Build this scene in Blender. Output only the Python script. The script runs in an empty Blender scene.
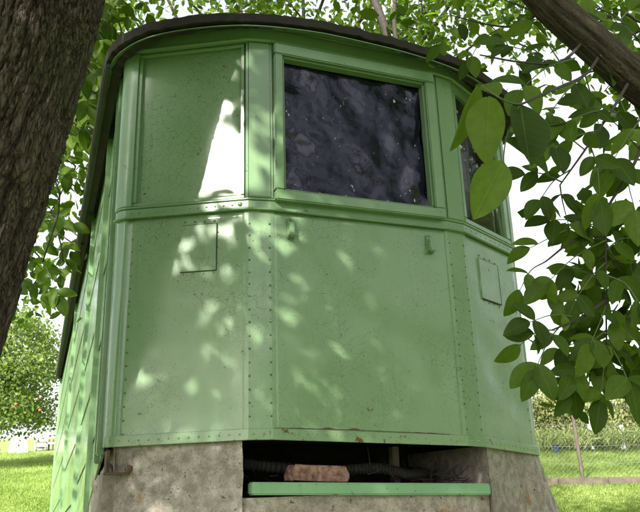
import bpy, bmesh, math, random
import numpy as np
from mathutils import Vector, Matrix, noise

random.seed(7)
rng = np.random.default_rng(11)
scene = bpy.context.scene
COL = scene.collection
R = math.radians

# ------------------------------------------------------------------ camera
CAM = Vector((-1.2858, -2.7183, 1.30))
YAW, PITCH, ROLL = 0.3747, 0.3113, -0.033
FPX = 702.2
fw = Vector((math.sin(YAW)*math.cos(PITCH), math.cos(YAW)*math.cos(PITCH), math.sin(PITCH)))
r0 = fw.cross(Vector((0, 0, 1))).normalized()
u0 = r0.cross(fw)
rt = r0*math.cos(ROLL) + u0*math.sin(ROLL)
up = -r0*math.sin(ROLL) + u0*math.cos(ROLL)
cd = bpy.data.cameras.new('camera')
cam = bpy.data.objects.new('camera', cd)
COL.objects.link(cam)
cam.matrix_world = Matrix(((rt.x, up.x, -fw.x, CAM.x), (rt.y, up.y, -fw.y, CAM.y), (rt.z, up.z, -fw.z, CAM.z), (0, 0, 0, 1)))
cd.sensor_width = 36
cd.lens = FPX/640*36
cd.clip_end = 3000
cd.clip_start = 0.05
scene.camera = cam

def at(u, v, depth):
    """world point at a distance along the view axis"""
    return CAM + (fw + rt*((u-320)/FPX) - up*((v-256)/FPX))*depth

# ------------------------------------------------------------------ world, sun, exposure
SUN_EL = 28
SUN_DIR = Vector((-0.66, -0.66, 0)).normalized()          # horizontal direction towards the sun
world = bpy.data.worlds.new('World')
scene.world = world
world.use_nodes = True
wn = world.node_tree.nodes
wl = world.node_tree.links
wn.clear()
sky = wn.new('ShaderNodeTexSky')
sky.sky_type = 'NISHITA'
sky.sun_disc = False
sky.sun_elevation = R(SUN_EL)
sky.sun_rotation = math.atan2(SUN_DIR.x, SUN_DIR.y)
sky.dust_density = 4.0
sky.air_density = 1.2
hs = wn.new('ShaderNodeHueSaturation')
hs.inputs['Saturation'].default_value = 0.22
bgn = wn.new('ShaderNodeBackground')
bgn.inputs['Strength'].default_value = 0.15
wo = wn.new('ShaderNodeOutputWorld')
wl.new(sky.outputs[0], hs.inputs['Color'])
wl.new(hs.outputs[0], bgn.inputs['Color'])
wl.new(bgn.outputs[0], wo.inputs['Surface'])
sd = bpy.data.lights.new('sun', 'SUN')
sd.energy = 5.0
sd.angle = R(0.53)
sd.color = (1.0, 0.95, 0.86)
sun = bpy.data.objects.new('sun', sd)
COL.objects.link(sun)
sv = Vector((SUN_DIR.x*math.cos(R(SUN_EL)), SUN_DIR.y*math.cos(R(SUN_EL)), math.sin(R(SUN_EL))))
sun.rotation_euler = sv.to_track_quat('Z', 'Y').to_euler()
scene.view_settings.view_transform = 'Standard'
scene.view_settings.look = 'None'
scene.view_settings.gamma = 1
scene.view_settings.exposure = 1.5
scene.view_settings.use_curve_mapping = False
scene.cycles.max_bounces = 6
scene.cycles.diffuse_bounces = 3
scene.cycles.glossy_bounces = 3
scene.cycles.transmission_bounces = 4
scene.cycles.transparent_max_bounces = 6

# ------------------------------------------------------------------ node helpers
class NT:
    def __init__(s, name):
        s.m = bpy.data.materials.new(name)
        s.m.use_nodes = True
        s.t = s.m.node_tree
        s.t.nodes.clear()
        s.out = s.n('ShaderNodeOutputMaterial')
        s.b = s.n('ShaderNodeBsdfPrincipled')
        s.l(s.b.outputs[0], s.out.inputs[0])
        s.tc = s.n('ShaderNodeTexCoord')
        s.pos = s.n('ShaderNodeNewGeometry').outputs['Position']
    def n(s, t): return s.t.nodes.new(t)
    def l(s, a, b): s.t.links.new(a, b)
    def set(s, node, k, v):
        if hasattr(v, 'is_output') or isinstance(v, bpy.types.NodeSocket): s.l(v, node.inputs[k])
        else: node.inputs[k].default_value = v
    def noise(s, vec, scale, detail=4, rough=.55, dist=0):
        q = s.n('ShaderNodeTexNoise')
        s.l(vec, q.inputs['Vector'])
        q.inputs['Scale'].default_value = scale
        q.inputs['Detail'].default_value = detail
        q.inputs['Roughness'].default_value = rough
        q.inputs['Distortion'].default_value = dist
        return q
    def map(s, vec, sc=(1, 1, 1), rot=(0, 0, 0)):
        q = s.n('ShaderNodeMapping')
        s.l(vec, q.inputs[0])
        q.inputs['Scale'].default_value = sc
        q.inputs['Rotation'].default_value = rot
        return q.outputs[0]
    def ramp(s, fac, stops, interp='LINEAR'):
        q = s.n('ShaderNodeValToRGB')
        s.l(fac, q.inputs[0])
        q.color_ramp.interpolation = interp
        e = q.color_ramp.elements
        while len(e) < len(stops): e.new(.5)
        for i, (p, c) in enumerate(stops):
            e[i].position = p
            e[i].color = c if len(c) == 4 else (*c, 1)
        return q.outputs[0]
    def mr(s, fac, a, b, c=0., d=1.):
        q = s.n('ShaderNodeMapRange')
        s.l(fac, q.inputs[0])
        for i, v in zip((1, 2, 3, 4), (a, b, c, d)): q.inputs[i].default_value = v
        q.clamp = True
        return q.outputs[0]
    def math(s, op, a, b=0.):
        q = s.n('ShaderNodeMath')
        q.operation = op
        s.set(q, 0, a)
        s.set(q, 1, b)
        return q.outputs[0]
    def mix(s, fac, a, b, mode='MIX'):
        q = s.n('ShaderNodeMix')
        q.data_type = 'RGBA'
        q.blend_type = mode
        s.set(q, 'Factor', fac)
        for k, v in ((6, a), (7, b)):
            if isinstance(v, bpy.types.NodeSocket): s.l(v, q.inputs[k])
            else: q.inputs[k].default_value = v if len(v) == 4 else (*v, 1)
        return q.outputs[2]
    def bump(s, h, strength=.3, dist=.01, normal=None):
        q = s.n('ShaderNodeBump')
        s.l(h, q.inputs['Height'])
        q.inputs['Strength'].default_value = strength
        q.inputs['Distance'].default_value = dist
        if normal is not None: s.l(normal, q.inputs['Normal'])
        return q.outputs[0]
    def P(s, **k):
        for a, v in k.items():
            a = {'col': 'Base Color', 'rough': 'Roughness', 'metal': 'Metallic', 'spec': 'Specular IOR Level', 'normal': 'Normal', 'coat': 'Coat Weight', 'coatr': 'Coat Roughness'}[a]
            if isinstance(v, tuple) and len(v) == 3: v = (*v, 1)
            s.set(s.b, a, v)
        return s.m

def voro(N, vec, scale):
    q = N.n('ShaderNodeTexVoronoi')
    q.feature = 'DISTANCE_TO_EDGE'
    N.l(vec, q.inputs['Vector'])
    q.inputs['Scale'].default_value = scale
    return q.outputs['Distance']

def warp(N, vec, scale, amt):
    nz = N.noise(vec, scale, 2)
    q = N.n('ShaderNodeVectorMath'); q.operation = 'SCALE'
    N.l(nz.outputs['Color'], q.inputs[0]); q.inputs['Scale'].default_value = amt
    a = N.n('ShaderNodeVectorMath'); a.operation = 'ADD'
    N.l(vec, a.inputs[0]); N.l(q.outputs[0], a.inputs[1])
    return a.outputs[0]

def mat_paint(name, base=(.142, .232, .120), crack=1.0, rust=0.04, rough=.22, fade=.45, coat=.45):
    N = NT(name)
    p = N.pos
    big = N.noise(p, 1.7, 4, .6).outputs[0]
    mid = N.noise(p, 9, 4, .6).outputs[0]
    fine = N.noise(p, 160, 1).outputs[0]
    streak = N.noise(N.map(p, (26, 26, 1.6)), 1.0, 4, .6).outputs[0]
    c = N.mix(N.math('MULTIPLY', N.mr(big, .35, .7), fade), base, (base[0]*1.45, base[1]*1.22, base[2]*1.4))
    c = N.mix(N.math('MULTIPLY', N.mr(mid, .5, .8), .35), c, (base[0]*.72, base[1]*.76, base[2]*.72))
    c = N.mix(N.math('MULTIPLY', N.mr(streak, .58, .78), .32), c, (base[0]*.62+.02, base[1]*.60, base[2]*.52))
    # dirt specks
    sp = N.noise(p, 70, 2, .4).outputs[0]
    c = N.mix(N.mr(sp, .72, .76, 0, .7), c, (.05, .06, .035))
    # crackled paint
    wv = warp(N, p, 14, .07)
    e1 = voro(N, wv, 30)
    e2 = voro(N, warp(N, p, 25, .05), 62)
    m1 = N.mr(N.noise(p, 3.1, 3).outputs[0], .44, .60)
    m2 = N.mr(N.noise(p, 5.3, 3).outputs[0], .48, .60)
    br1 = N.mr(N.noise(p, 22, 3).outputs[0], .36, .48)
    l1 = N.math('MULTIPLY', N.math('MULTIPLY', N.mr(e1, .0, .024, 1, 0), m1), br1)
    l2 = N.math('MULTIPLY', N.math('MULTIPLY', N.mr(e2, .0, .032, 1, 0), m2), N.mr(N.noise(p, 44, 3).outputs[0], .40, .52))
    lines = N.math('MAXIMUM', l1, N.math('MULTIPLY', l2, .8))
    c = N.mix(N.math('MULTIPLY', lines, .9*crack), c, (.03, .05, .025))
    if rust > 0:
        rn = N.noise(p, 23, 6, .7).outputs[0]
        rm = N.mr(rn, .66-.1*rust, .70-.1*rust)
        c = N.mix(rm, c, N.ramp(N.noise(p, 60, 3).outputs[0], [(.3, (.035, .016, .009)), (.7, (.13, .055, .022))]))
    h = N.math('ADD', N.noise(p, 14, 2).outputs[0], N.math('MULTIPLY', fine, .05))
    nb = N.bump(h, .12, .006)
    rr = N.mr(mid, .3, .75, rough-.06, rough+.16)
    N.b.inputs['Coat IOR'].default_value = 1.55
    return N.P(col=c, rough=N.math('ADD', rr, .12), normal=nb, spec=.3, coat=coat, coatr=N.mr(mid, .3, .75, .09, .17))

M = {}
M['paint'] = mat_paint('green_paint')
M['paint_trim'] = mat_paint('green_paint_trim', crack=.25, base=(.125, .218, .106))
M['paint_rust'] = mat_paint('green_paint_rusting', crack=.6, rust=.55)
M['paint_rivet'] = mat_paint('green_paint_rivets', crack=0, base=(.055, .095, .045))
M['paint_side'] = mat_paint('green_paint_planks', base=(.130, .232, .108), crack=.3, rough=.17)
M['paint_sill'] = mat_paint('green_paint_sill', base=(.14, .28, .15), crack=.3, rust=.25, rough=.5, coat=.1)

def mk_concrete():
    N = NT('weathered_concrete')
    p = N.pos
    a = N.noise(p, 3.2, 6, .65).outputs[0]
    b = N.noise(p, 24, 6, .7).outputs[0]
    g = N.noise(p, 150, 4, .65).outputs[0]
    c = N.ramp(a, [(.3, (.25, .222, .195)), (.55, (.36, .328, .292)), (.75, (.44, .405, .365))])
    c = N.mix(N.mr(b, .40, .60, 0, .85), c, (.18, .155, .132))
    c = N.mix(N.mr(g, .56, .70, 0, .75), c, (.07, .056, .045))
    c = N.mix(N.mr(g, .28, .36, .6, 0), c, (.52, .47, .41))
    pit = N.noise(p, 46, 3, .5).outputs[0]
    c = N.mix(N.mr(pit, .66, .70, 0, .8), c, (.05, .04, .032))
    grime = N.noise(N.map(p, (6, 6, 1.6)), 1.0, 5, .65).outputs[0]
    c = N.mix(N.mr(grime, .50, .75, 0, .4), c, (.12, .105, .088))
    st = N.noise(p, 7.5, 3, .5).outputs[0]
    c = N.mix(N.mr(st, .70, .77, 0, .65), c, (.26, .115, .05))
    h = N.math('ADD', N.math('MULTIPLY', b, .6), N.math('MULTIPLY', g, .5))
    return N.P(col=c, rough=.92, spec=.2, normal=N.bump(h, .8, .012))
M['concrete'] = mk_concrete()

def mk_simple(name, c0, c1, scale=8, rough=.7, bump=.3, dist=.005, metal=0., stretch=(1, 1, 1)):
    N = NT(name)
    v = N.map(N.pos, stretch)
    n1 = N.noise(v, scale, 5, .6).outputs[0]
    n2 = N.noise(v, scale*6, 3).outputs[0]
    c = N.ramp(n1, [(.3, c0), (.7, c1)])
    return N.P(col=c, rough=rough, metal=metal, normal=N.bump(N.math('ADD', n1, N.math('MULTIPLY', n2, .5)), bump, dist))
M['tar'] = mk_simple('tarred_roof_felt', (.006, .005, .0045), (.024, .018, .014), 14, .85, .6, .01)
M['soffit'] = mk_simple('dark_stained_wood', (.012, .014, .010), (.03, .034, .024), 10, .8, .3, .004)
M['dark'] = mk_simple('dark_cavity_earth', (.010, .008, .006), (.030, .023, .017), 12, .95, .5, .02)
M['brick'] = mk_simple('old_brick', (.07, .035, .026), (.34, .20, .15), 45, .9, .7, .006)
M['hose'] = mk_simple('black_ribbed_plastic', (.004, .004, .004), (.012, .011, .010), 20, .8, .2, .003)
M['rustmetal'] = mk_simple('rusty_steel', (.03, .018, .011), (.10, .05, .03), 30, .8, .5, .004)
M['postwood'] = mk_simple('weathered_post', (.045, .036, .027), (.10, .082, .062), 9, .85, .4, .004, stretch=(4, 4, 1))
M['kerbwood'] = mk_simple('old_timber_kerb', (.05, .040, .030), (.11, .088, .066), 7, .9, .4, .006)
M['wire'] = mk_simple('galvanised_wire', (.12, .12, .115), (.2, .2, .19), 30, .5, .1, .001, metal=.6)
M['whitepaint'] = mk_simple('white_canvas', (.72, .72, .72), (.82, .82, .82), 3, .7, .2, .01)
M['greywood'] = mk_simple('grey_garden_wood', (.14, .11, .09), (.28, .23, .19), 9, .85, .3, .004)
M['apple'] = mk_simple('apple_skin', (.34, .045, .03), (.45, .12, .05), 6, .35, .05, .002)
M['blue'] = mk_simple('blue_plastic', (.03, .05, .12), (.05, .08, .2), 6, .4, .05, .002)
M['twig'] = mk_simple('twig_bark', (.012, .010, .007), (.036, .028, .020), 25, .85, .4, .004)
M['petiole'] = mk_simple('green_leaf_stem', (.035, .055, .015), (.06, .085, .022), 20, .5, .1, .001)

def mk_bark(name='furrowed_bark', plate=.32, dim=1.0):
    N = NT(name)
    at_ = N.n('ShaderNodeAttribute'); at_.attribute_name = 'furrow'
    fu = at_.outputs['Fac']
    v = N.map(N.pos, (1, 1, .35))
    n1 = N.noise(v, 26, 6, .7).outputs[0]
    n2 = N.noise(N.pos, 110, 4, .65).outputs[0]
    n3 = N.noise(N.pos, 2.4, 3).outputs[0]
    c = N.ramp(fu, [(.12, (.016, .013, .010)), (.45, (.062, .047, .040)), (.85, (.145, .115, .098))])
    c = N.mix(N.mr(n1, .4, .7, 0, .6), c, (.055, .042, .030))
    c = N.mix(N.mr(n3, .52, .70, 0, .4), c, (.075, .085, .040))
    c = N.mix(N.mr(n2, .60, .72, 0, .5), c, (.20, .165, .13))
    vp = voro(N, warp(N, N.map(N.pos, (1, 1, .26)), 16, .06), 62)
    crk = N.mr(vp, .0, .13, 0, 1)
    c = N.mix(N.math('MULTIPLY', N.math('SUBTRACT', 1.0, crk), plate), c, (.012, .009, .007))
    hh = N.math('ADD', N.math('MULTIPLY', crk, 1.8*plate), N.math('ADD', n1, N.math('MULTIPLY', n2, .7)))
    if dim < 1: c = N.mix(1.0, c, (dim*.95, dim, dim*.85), 'MULTIPLY')
    return N.P(col=c, rough=.92, spec=.15, normal=N.bump(hh, 1.0, .014))
M['bark'] = mk_bark()
M['youngbark'] = mk_bark('young_bark', .06, .5)

def leaf_nodes(N, c, gloss=.35, trans=.5, normal=None, tcol=None):
    N.P(col=c, rough=gloss, spec=.10)
    if normal is not None: N.P(normal=normal)
    tr = N.n('ShaderNodeBsdfTranslucent')
    tc = N.mix(1.0, c, tcol or (1.35, 1.5, .5), 'MULTIPLY')
    N.l(tc, tr.inputs['Color'])
    mx = N.n('ShaderNodeMixShader')
    mx.inputs[0].default_value = trans
    N.l(N.b.outputs[0], mx.inputs[1]); N.l(tr.outputs[0], mx.inputs[2])
    N.l(mx.outputs[0], N.out.inputs[0])
    return N.m

def mk_leafstuff(name, dark, light, trans=.5):
    N = NT(name)
    a = N.n('ShaderNodeAttribute'); a.attribute_name = 'v'
    c = N.ramp(a.outputs['Fac'], [(0, dark), (1, light)])
    return leaf_nodes(N, c, .45, trans)
M['crown'] = mk_leafstuff('tree_leaves', (.032, .066, .008), (.095, .150, .017), .55)
M['appleleaf'] = mk_leafstuff('apple_tree_leaves', (.085, .14, .035), (.21, .27, .09), .45)
M['shrubleaf'] = mk_leafstuff('shrub_leaves', (.10, .13, .045), (.28, .29, .13), .4)
M['grass'] = mk_leafstuff('grass_blades', (.16, .24, .05), (.29, .37, .12), .4)
M['drygrass'] = mk_leafstuff('dry_tall_grass', (.14, .19, .06), (.29, .33, .15), .4)

def mk_leaflet():
    N = NT('walnut_leaflet')
    oi = N.n('ShaderNodeObjectInfo')
    sx = N.n('ShaderNodeSeparateXYZ')
    N.l(N.tc.outputs['Object'], sx.inputs[0])
    x = N.math('ABSOLUTE', sx.outputs[0]); y = sx.outputs[1]
    q = N.math('SUBTRACT', N.math('MULTIPLY', y, 9.0), N.math('MULTIPLY', x, 5.5))
    fr = N.math('ABSOLUTE', N.math('SUBTRACT', N.math('FRACT', q), .5))
    lat = N.mr(fr, .0, .07, 1, 0)
    midv = N.mr(x, .006, .018, 1, 0)
    vein = N.math('MAXIMUM', midv, N.math('MULTIPLY', lat, .55))
    c = N.ramp(oi.outputs['Random'], [(0, (.028, .054, .007)), (.5, (.052, .095, .011)), (.8, (.085, .140, .015)), (1, (.10, .16, .02))])
    bl = N.noise(N.tc.outputs['Object'], 5, 3).outputs[0]
    c = N.mix(N.mr(bl, .4, .7, 0, .35), c, (.03, .05, .012))
    c = N.mix(N.math('MULTIPLY', vein, .32), c, (.12, .17, .045))
    return leaf_nodes(N, c, .38, .5, N.bump(N.math('MAXIMUM', midv, N.math('MULTIPLY', lat, .6)), .25, .012))
M['leaflet'] = mk_leaflet()

def mk_plastic():
    N = NT('black_plastic_sheeting')
    p = N.pos
    a = N.noise(p, 6, 4).outputs[0]
    c = N.ramp(a, [(.3, (.002, .002, .005)), (.7, (.008, .008, .018))])
    s1 = N.noise(N.map(warp(N, p, 40, .01), (1, 1, .55)), 66, 3, .5).outputs[0]
    gate = N.mr(N.noise(p, 5, 3).outputs[0], .42, .62)
    c = N.mix(N.math('MULTIPLY', N.mr(s1, .69, .705), gate), c, (.55, .54, .53))
    dust = N.mr(N.noise(N.map(p, (1, 1, .4)), 16, 6, .7).outputs[0], .55, .8, 0, .06)
    c = N.mix(dust, c, (.22, .20, .30))
    N.b.inputs['Specular Tint'].default_value = (.80, .80, 1.0, 1)
    w = N.noise(warp(N, p, 8, .06), 34, 4, .55).outputs[0]
    return N.P(col=c, rough=.14, spec=.42, normal=N.bump(w, .22, .008))
M['plastic'] = mk_plastic()

def mk_greysheet():
    N = NT('grey_stained_sheet')
    s = N.noise(N.map(N.pos, (60, 60, 3)), 1, 4).outputs[0]
    c = N.ramp(s, [(.35, (.012, .011, .012)), (.7, (.06, .055, .055))])
    return N.P(col=c, rough=.5, normal=N.bump(s, .3, .004))
M['greysheet'] = mk_greysheet()

def mk_glass():
    N = NT('dirty_window_glass')
    tr = N.n('ShaderNodeBsdfTransparent')
    gl = N.n('ShaderNodeBsdfGlossy'); gl.inputs['Roughness'].default_value = .06
    fr = N.n('ShaderNodeFresnel'); fr.inputs['IOR'].default_value = 1.45
    mx = N.n('ShaderNodeMixShader')
    N.l(fr.outputs[0], mx.inputs[0]); N.l(tr.outputs[0], mx.inputs[1]); N.l(gl.outputs[0], mx.inputs[2])
    p = N.pos
    s1 = N.noise(N.map(p, (1, 1, .45)), 62, 2, .4).outputs[0]
    gate = N.mr(N.noise(p, 6, 2).outputs[0], .45, .6)
    m = N.math('MULTIPLY', N.mr(s1, .665, .69), gate)
    dust = N.mr(N.noise(p, 5, 5, .7).outputs[0], .45, .8, 0, .05)
    m = N.math('MAXIMUM', N.math('MULTIPLY', m, .8), dust)
    d = N.n('ShaderNodeBsdfDiffuse'); d.inputs['Color'].default_value = (.62, .62, .60, 1)
    m2 = N.n('ShaderNodeMixShader')
    N.l(m, m2.inputs[0]); N.l(mx.outputs[0], m2.inputs[1]); N.l(d.outputs[0], m2.inputs[2])
    N.l(m2.outputs[0], N.out.inputs[0])
    return N.m
M['glass'] = mk_glass()

def mk_lawn():
    N = NT('lawn')
    p = N.pos
    a = N.noise(p, .35, 4).outputs[0]
    b = N.noise(p, 3, 5, .7).outputs[0]
    g = N.noise(p, 22, 4, .7).outputs[0]
    c = N.ramp(g, [(.3, (.16, .235, .055)), (.7, (.27, .35, .12))])
    c = N.mix(N.mr(b, .45, .75, 0, .6), c, (.22, .27, .10))
    c = N.mix(N.mr(a, .5, .7, 0, .4), c, (.13, .21, .04))
    return N.P(col=c, rough=.85, spec=.2, normal=N.bump(N.math('ADD', g, b), .9, .05))
M['lawn'] = mk_lawn()
M['dirt'] = mk_simple('dirt_path_soil', (.16, .125, .095), (.32, .27, .21), 5, .95, .6, .02)

# ------------------------------------------------------------------ mesh helpers
def link(name, me, mat, parent=None):
    o = bpy.data.objects.new(name, me)
    COL.objects.link(o)
    if mat is not None and len(me.materials) == 0: me.materials.append(M[mat])
    if parent is not None: o.parent = parent
    return o

def mesh(name, verts, faces, mat, parent=None, smooth=False):
    me = bpy.data.meshes.new(name)
    me.from_pydata([tuple(v) for v in verts], [], faces)
    me.update()
    if smooth:
        me.polygons.foreach_set('use_smooth', [True]*len(me.polygons))
    return link(name, me, mat, parent)

def bm_obj(name, bm, mat, parent=None, smooth=False):
    bmesh.ops.recalc_face_normals(bm, faces=bm.faces[:])
    me = bpy.data.meshes.new(name)
    bm.to_mesh(me); bm.free()
    if smooth: me.polygons.foreach_set('use_smooth', [True]*len(me.polygons))
    return link(name, me, mat, parent)

def box(bm, c, s, rot=None, bev=0.0, seg=2):
    g = bmesh.ops.create_cube(bm, size=1)
    vs = g['verts']
    mtx = Matrix.Translation(c) @ (rot.to_4x4() if rot is not None else Matrix.Identity(4)) @ Matrix.Diagonal((*s, 1))
    bmesh.ops.transform(bm, matrix=mtx, verts=vs)
    if bev > 0:
        es = list({e for v in vs for e in v.link_edges})
        bmesh.ops.bevel(bm, geom=es, offset=bev, segments=seg, affect='EDGES')
    return vs

def empty(name, loc, label, cat, group=None):
    o = bpy.data.objects.new(name, None)
    COL.objects.link(o)
    o.location = loc
    o['label'] = label; o['category'] = cat
    if group: o['group'] = group
    return o

def tag(o, label, cat, group=None):
    o['label'] = label; o['category'] = cat
    if group: o['group'] = group
    return o

def offset_poly(pts, d):
    """offset an open plan polyline to its outside (right hand normal of travel from left to right is -y)"""
    out = []
    n = len(pts)
    for i, p in enumerate(pts):
        a = pts[max(i-1, 0)]; b = pts[min(i+1, n-1)]
        def nrm(p0, p1):
            dx, dy = p1[0]-p0[0], p1[1]-p0[1]
            L = math.hypot(dx, dy) or 1
            return (dy/L, -dx/L)
        if i == 0: nx, ny = nrm(p, b); k = 1
        elif i == n-1: nx, ny = nrm(a, p); k = 1
        else:
            n1 = nrm(a, p); n2 = nrm(p, b)
            nx, ny = n1[0]+n2[0], n1[1]+n2[1]
            L = math.hypot(nx, ny); nx /= L; ny /= L
            k = 1/max(.4, nx*n1[0]+ny*n1[1])
        out.append((p[0]+nx*d*k, p[1]+ny*d*k))
    return out

def resample(pts, step):
    out = [pts[0]]
    for a, b in zip(pts[:-1], pts[1:]):
        L = math.hypot(b[0]-a[0], b[1]-a[1])
        k = max(1, int(math.ceil(L/step)))
        for j in range(1, k+1): out.append((a[0]+(b[0]-a[0])*j/k, a[1]+(b[1]-a[1])*j/k))
    return out

def strip(name, pts, z0, z1, o0, o1, mat, parent, bev=0.0, zf=None, zl=None):
    """solid band following a plan polyline: z0..z1 high, from offset o0 to o1; zf(x)/zl(x) give top/bottom offsets"""
    pin = offset_poly(pts, o0); pout = offset_poly(pts, o1)
    V = []; F = []
    n = len(pts)
    for (xi, yi), (xo, yo) in zip(pin, pout):
        b = z0+(zl(xo) if zl else 0); t = z1+(zf(xo) if zf else 0)
        if bev > 0:
            k = bev
            dx, dy = xo-xi, yo-yi
            L = math.hypot(dx, dy)
            xm, ym = xo-dx/L*k, yo-dy/L*k
            V += [(xi, yi, b), (xm, ym, b), (xo, yo, b+k), (xo, yo, t-k), (xm, ym, t), (xi, yi, t)]
        else:
            V += [(xi, yi, b), (xo, yo, b), (xo, yo, t), (xi, yi, t)]
    m = 6 if bev > 0 else 4
    for i in range(n-1):
        for j in range(m):
            a, b = i*m+j, i*m+(j+1) % m
            F.append((a, b, b+m, a+m))
    F.append(tuple(range(m))[::-1]); F.append(tuple((n-1)*m+j for j in range(m)))
    return mesh(name, V, F, mat, parent)

def sheet(name, pts, z0, z1, off, thick, mat, parent, disp=None, step=.03, zl=None, zstep=.03, edge=9):
    """thin solid sheet-metal panel following a plan polyline, with dents"""
    pr = resample(pts, step)
    po = offset_poly(pr, off); pi = offset_poly(pr, off-thick); pn = offset_poly(pr, off+1)
    nz = max(2, int((z1-z0)/zstep)+1)
    V = []; F = []
    n = len(pr)
    for lay, pl in ((0, po), (1, pi)):
        for i, (x, y) in enumerate(pl):
            nx, ny = pn[i][0]-po[i][0], pn[i][1]-po[i][1]
            b = z0+(zl(x) if zl else 0)
            for k in range(nz):
                z = b+(z1-b)*k/(nz-1)
                s = i/(n-1); t = k/(nz-1)
                e = min(1, min(s, 1-s)*edge)*min(1, min(t, 1-t)*edge)
                d = disp(x, z, s, t)*e if disp else 0
                V.append((x+nx*d, y+ny*d, z))
    def idx(l, i, k): return l*n*nz+i*nz+k
    for i in range(n-1):
        for k in range(nz-1):
            F.append((idx(0, i, k), idx(0, i+1, k), idx(0, i+1, k+1), idx(0, i, k+1)))
            F.append((idx(1, i, k), idx(1, i, k+1), idx(1, i+1, k+1), idx(1, i+1, k)))
    for i in range(n-1):
        F.append((idx(0, i, 0), idx(1, i, 0), idx(1, i+1, 0), idx(0, i+1, 0)))
        F.append((idx(0, i, nz-1), idx(0, i+1, nz-1), idx(1, i+1, nz-1), idx(1, i, nz-1)))
    for k in range(nz-1):
        F.append((idx(0, 0, k), idx(0, 0, k+1), idx(1, 0, k+1), idx(1, 0, k)))
        F.append((idx(0, n-1, k), idx(1, n-1, k), idx(1, n-1, k+1), idx(0, n-1, k+1)))
    return mesh(name, V, F, mat, parent, smooth=True)

def domes(name, items, mat, parent, r=.0053):
    """many rivet heads: items = (point, outward normal, scale)"""
    V = []; F = []
    for p, nrm, s in items:
        nrm = Vector(nrm).normalized()
        t = nrm.cross(Vector((0, 0, 1))).normalized(); b = nrm.cross(t)
        base = len(V)
        for rr, h in ((1.0, -.15), (.8, .45)):
            for k in range(8):
                a = k*math.pi/4
                V.append(Vector(p)+(t*math.cos(a)+b*math.sin(a))*(r*s*rr)+nrm*(r*s*h))
        V.append(Vector(p)+nrm*(r*s*.75))
        for k in range(8):
            k2 = (k+1) % 8
            F.append((base+k, base+k2, base+8+k2, base+8+k))
            F.append((base+8+k, base+8+k2, base+16))
    o = mesh(name, V, F, mat, parent, smooth=True)
    o['kind'] = 'stuff'
    return o

def tube_mesh(pts, rad, seg=8, wob=0.0, cap=True):
    V = []; F = []
    pts = [Vector(p) for p in pts]
    prev = None
    for i, p in enumerate(pts):
        d = (pts[min(i+1, len(pts)-1)]-pts[max(i-1, 0)]).normalized()
        ref = prev if prev is not None else (Vector((0, 0, 1)) if abs(d.z) < .9 else Vector((1, 0, 0)))
        t = (ref-d*ref.dot(d)).normalized(); prev = t
        b = d.cross(t)
        for k in range(seg):
            a = 2*math.pi*k/seg
            rr = rad[i]*(1+wob*(noise.noise(Vector((p.x*5+k*1.7, p.y*5, p.z*5)))))
            V.append(p+(t*math.cos(a)+b*math.sin(a))*rr)
    n = len(pts)
    for i in range(n-1):
        for k in range(seg):
            k2 = (k+1) % seg
            F.append((i*seg+k, i*seg+k2, (i+1)*seg+k2, (i+1)*seg+k))
    if cap:
        F.append(tuple(range(seg))[::-1]); F.append(tuple((n-1)*seg+k for k in range(seg)))
    return V, F

def tubes(name, lst, mat, parent, seg=8, wob=0.0, smooth=True):
    V = []; F = []
    for pts, rad in lst:
        v, f = tube_mesh(pts, rad, seg, wob)
        o = len(V); V += v; F += [tuple(i+o for i in q) for q in f]
    return mesh(name, V, F, mat, parent, smooth)

def spline(pts, n):
    """Catmull-Rom through points"""
    P = [Vector(p) for p in pts]
    P = [P[0]*2-P[1]]+P+[P[-1]*2-P[-2]]
    out = []
    for i in range(1, len(P)-2):
        for k in range(n):
            t = k/n
            a, b, c, d = P[i-1], P[i], P[i+1], P[i+2]
            out.append(.5*((2*b)+(c-a)*t+(2*a-5*b+4*c-d)*t*t+(3*b-a-3*c+d)*t**3))
    out.append(P[-2])
    return out

# ------------------------------------------------------------------ ground
def gz(x, y):
    s = .4*(x-CAM.x)+.917*(y-CAM.y)
    k = s-4.0
    sp = math.log1p(math.exp(-abs(k)*1.2))/1.2+max(k, 0)
    far = max(0, s-58)
    return .1*sp-.1*far+.05*noise.noise(Vector((x*.12, y*.12, 0)))*min(1, max(0, (s-6)/6))

gx = sorted(set([-900, -500, -300, -180, -120, -85]+[-60+2*i for i in range(76)]+[100, 125, 160, 220, 320, 500, 900]))
gy = sorted(set([-900, -500, -300, -180, -110, -70]+[-40+2*i for i in range(66)]+[100, 125, 160, 220, 320, 500, 900]))
V = [(x, y, gz(x, y)) for y in gy for x in gx]
nx = len(gx)
F = [(j*nx+i, j*nx+i+1, (j+1)*nx+i+1, (j+1)*nx+i) for j in range(len(gy)-1) for i in range(nx-1)]
g = mesh('ground', V, F, 'lawn', None, smooth=True)
g['kind'] = 'structure'

# ------------------------------------------------------------------ tram body
Z = 1.4446                 # underside of the apron
ZB = Z+.985                # belt line
ZT = Z+1.815               # window head
XC, XP, YP, XW, YW = .4417, .535, .0155, 1.05, .297
LEN = 10.9

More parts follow.
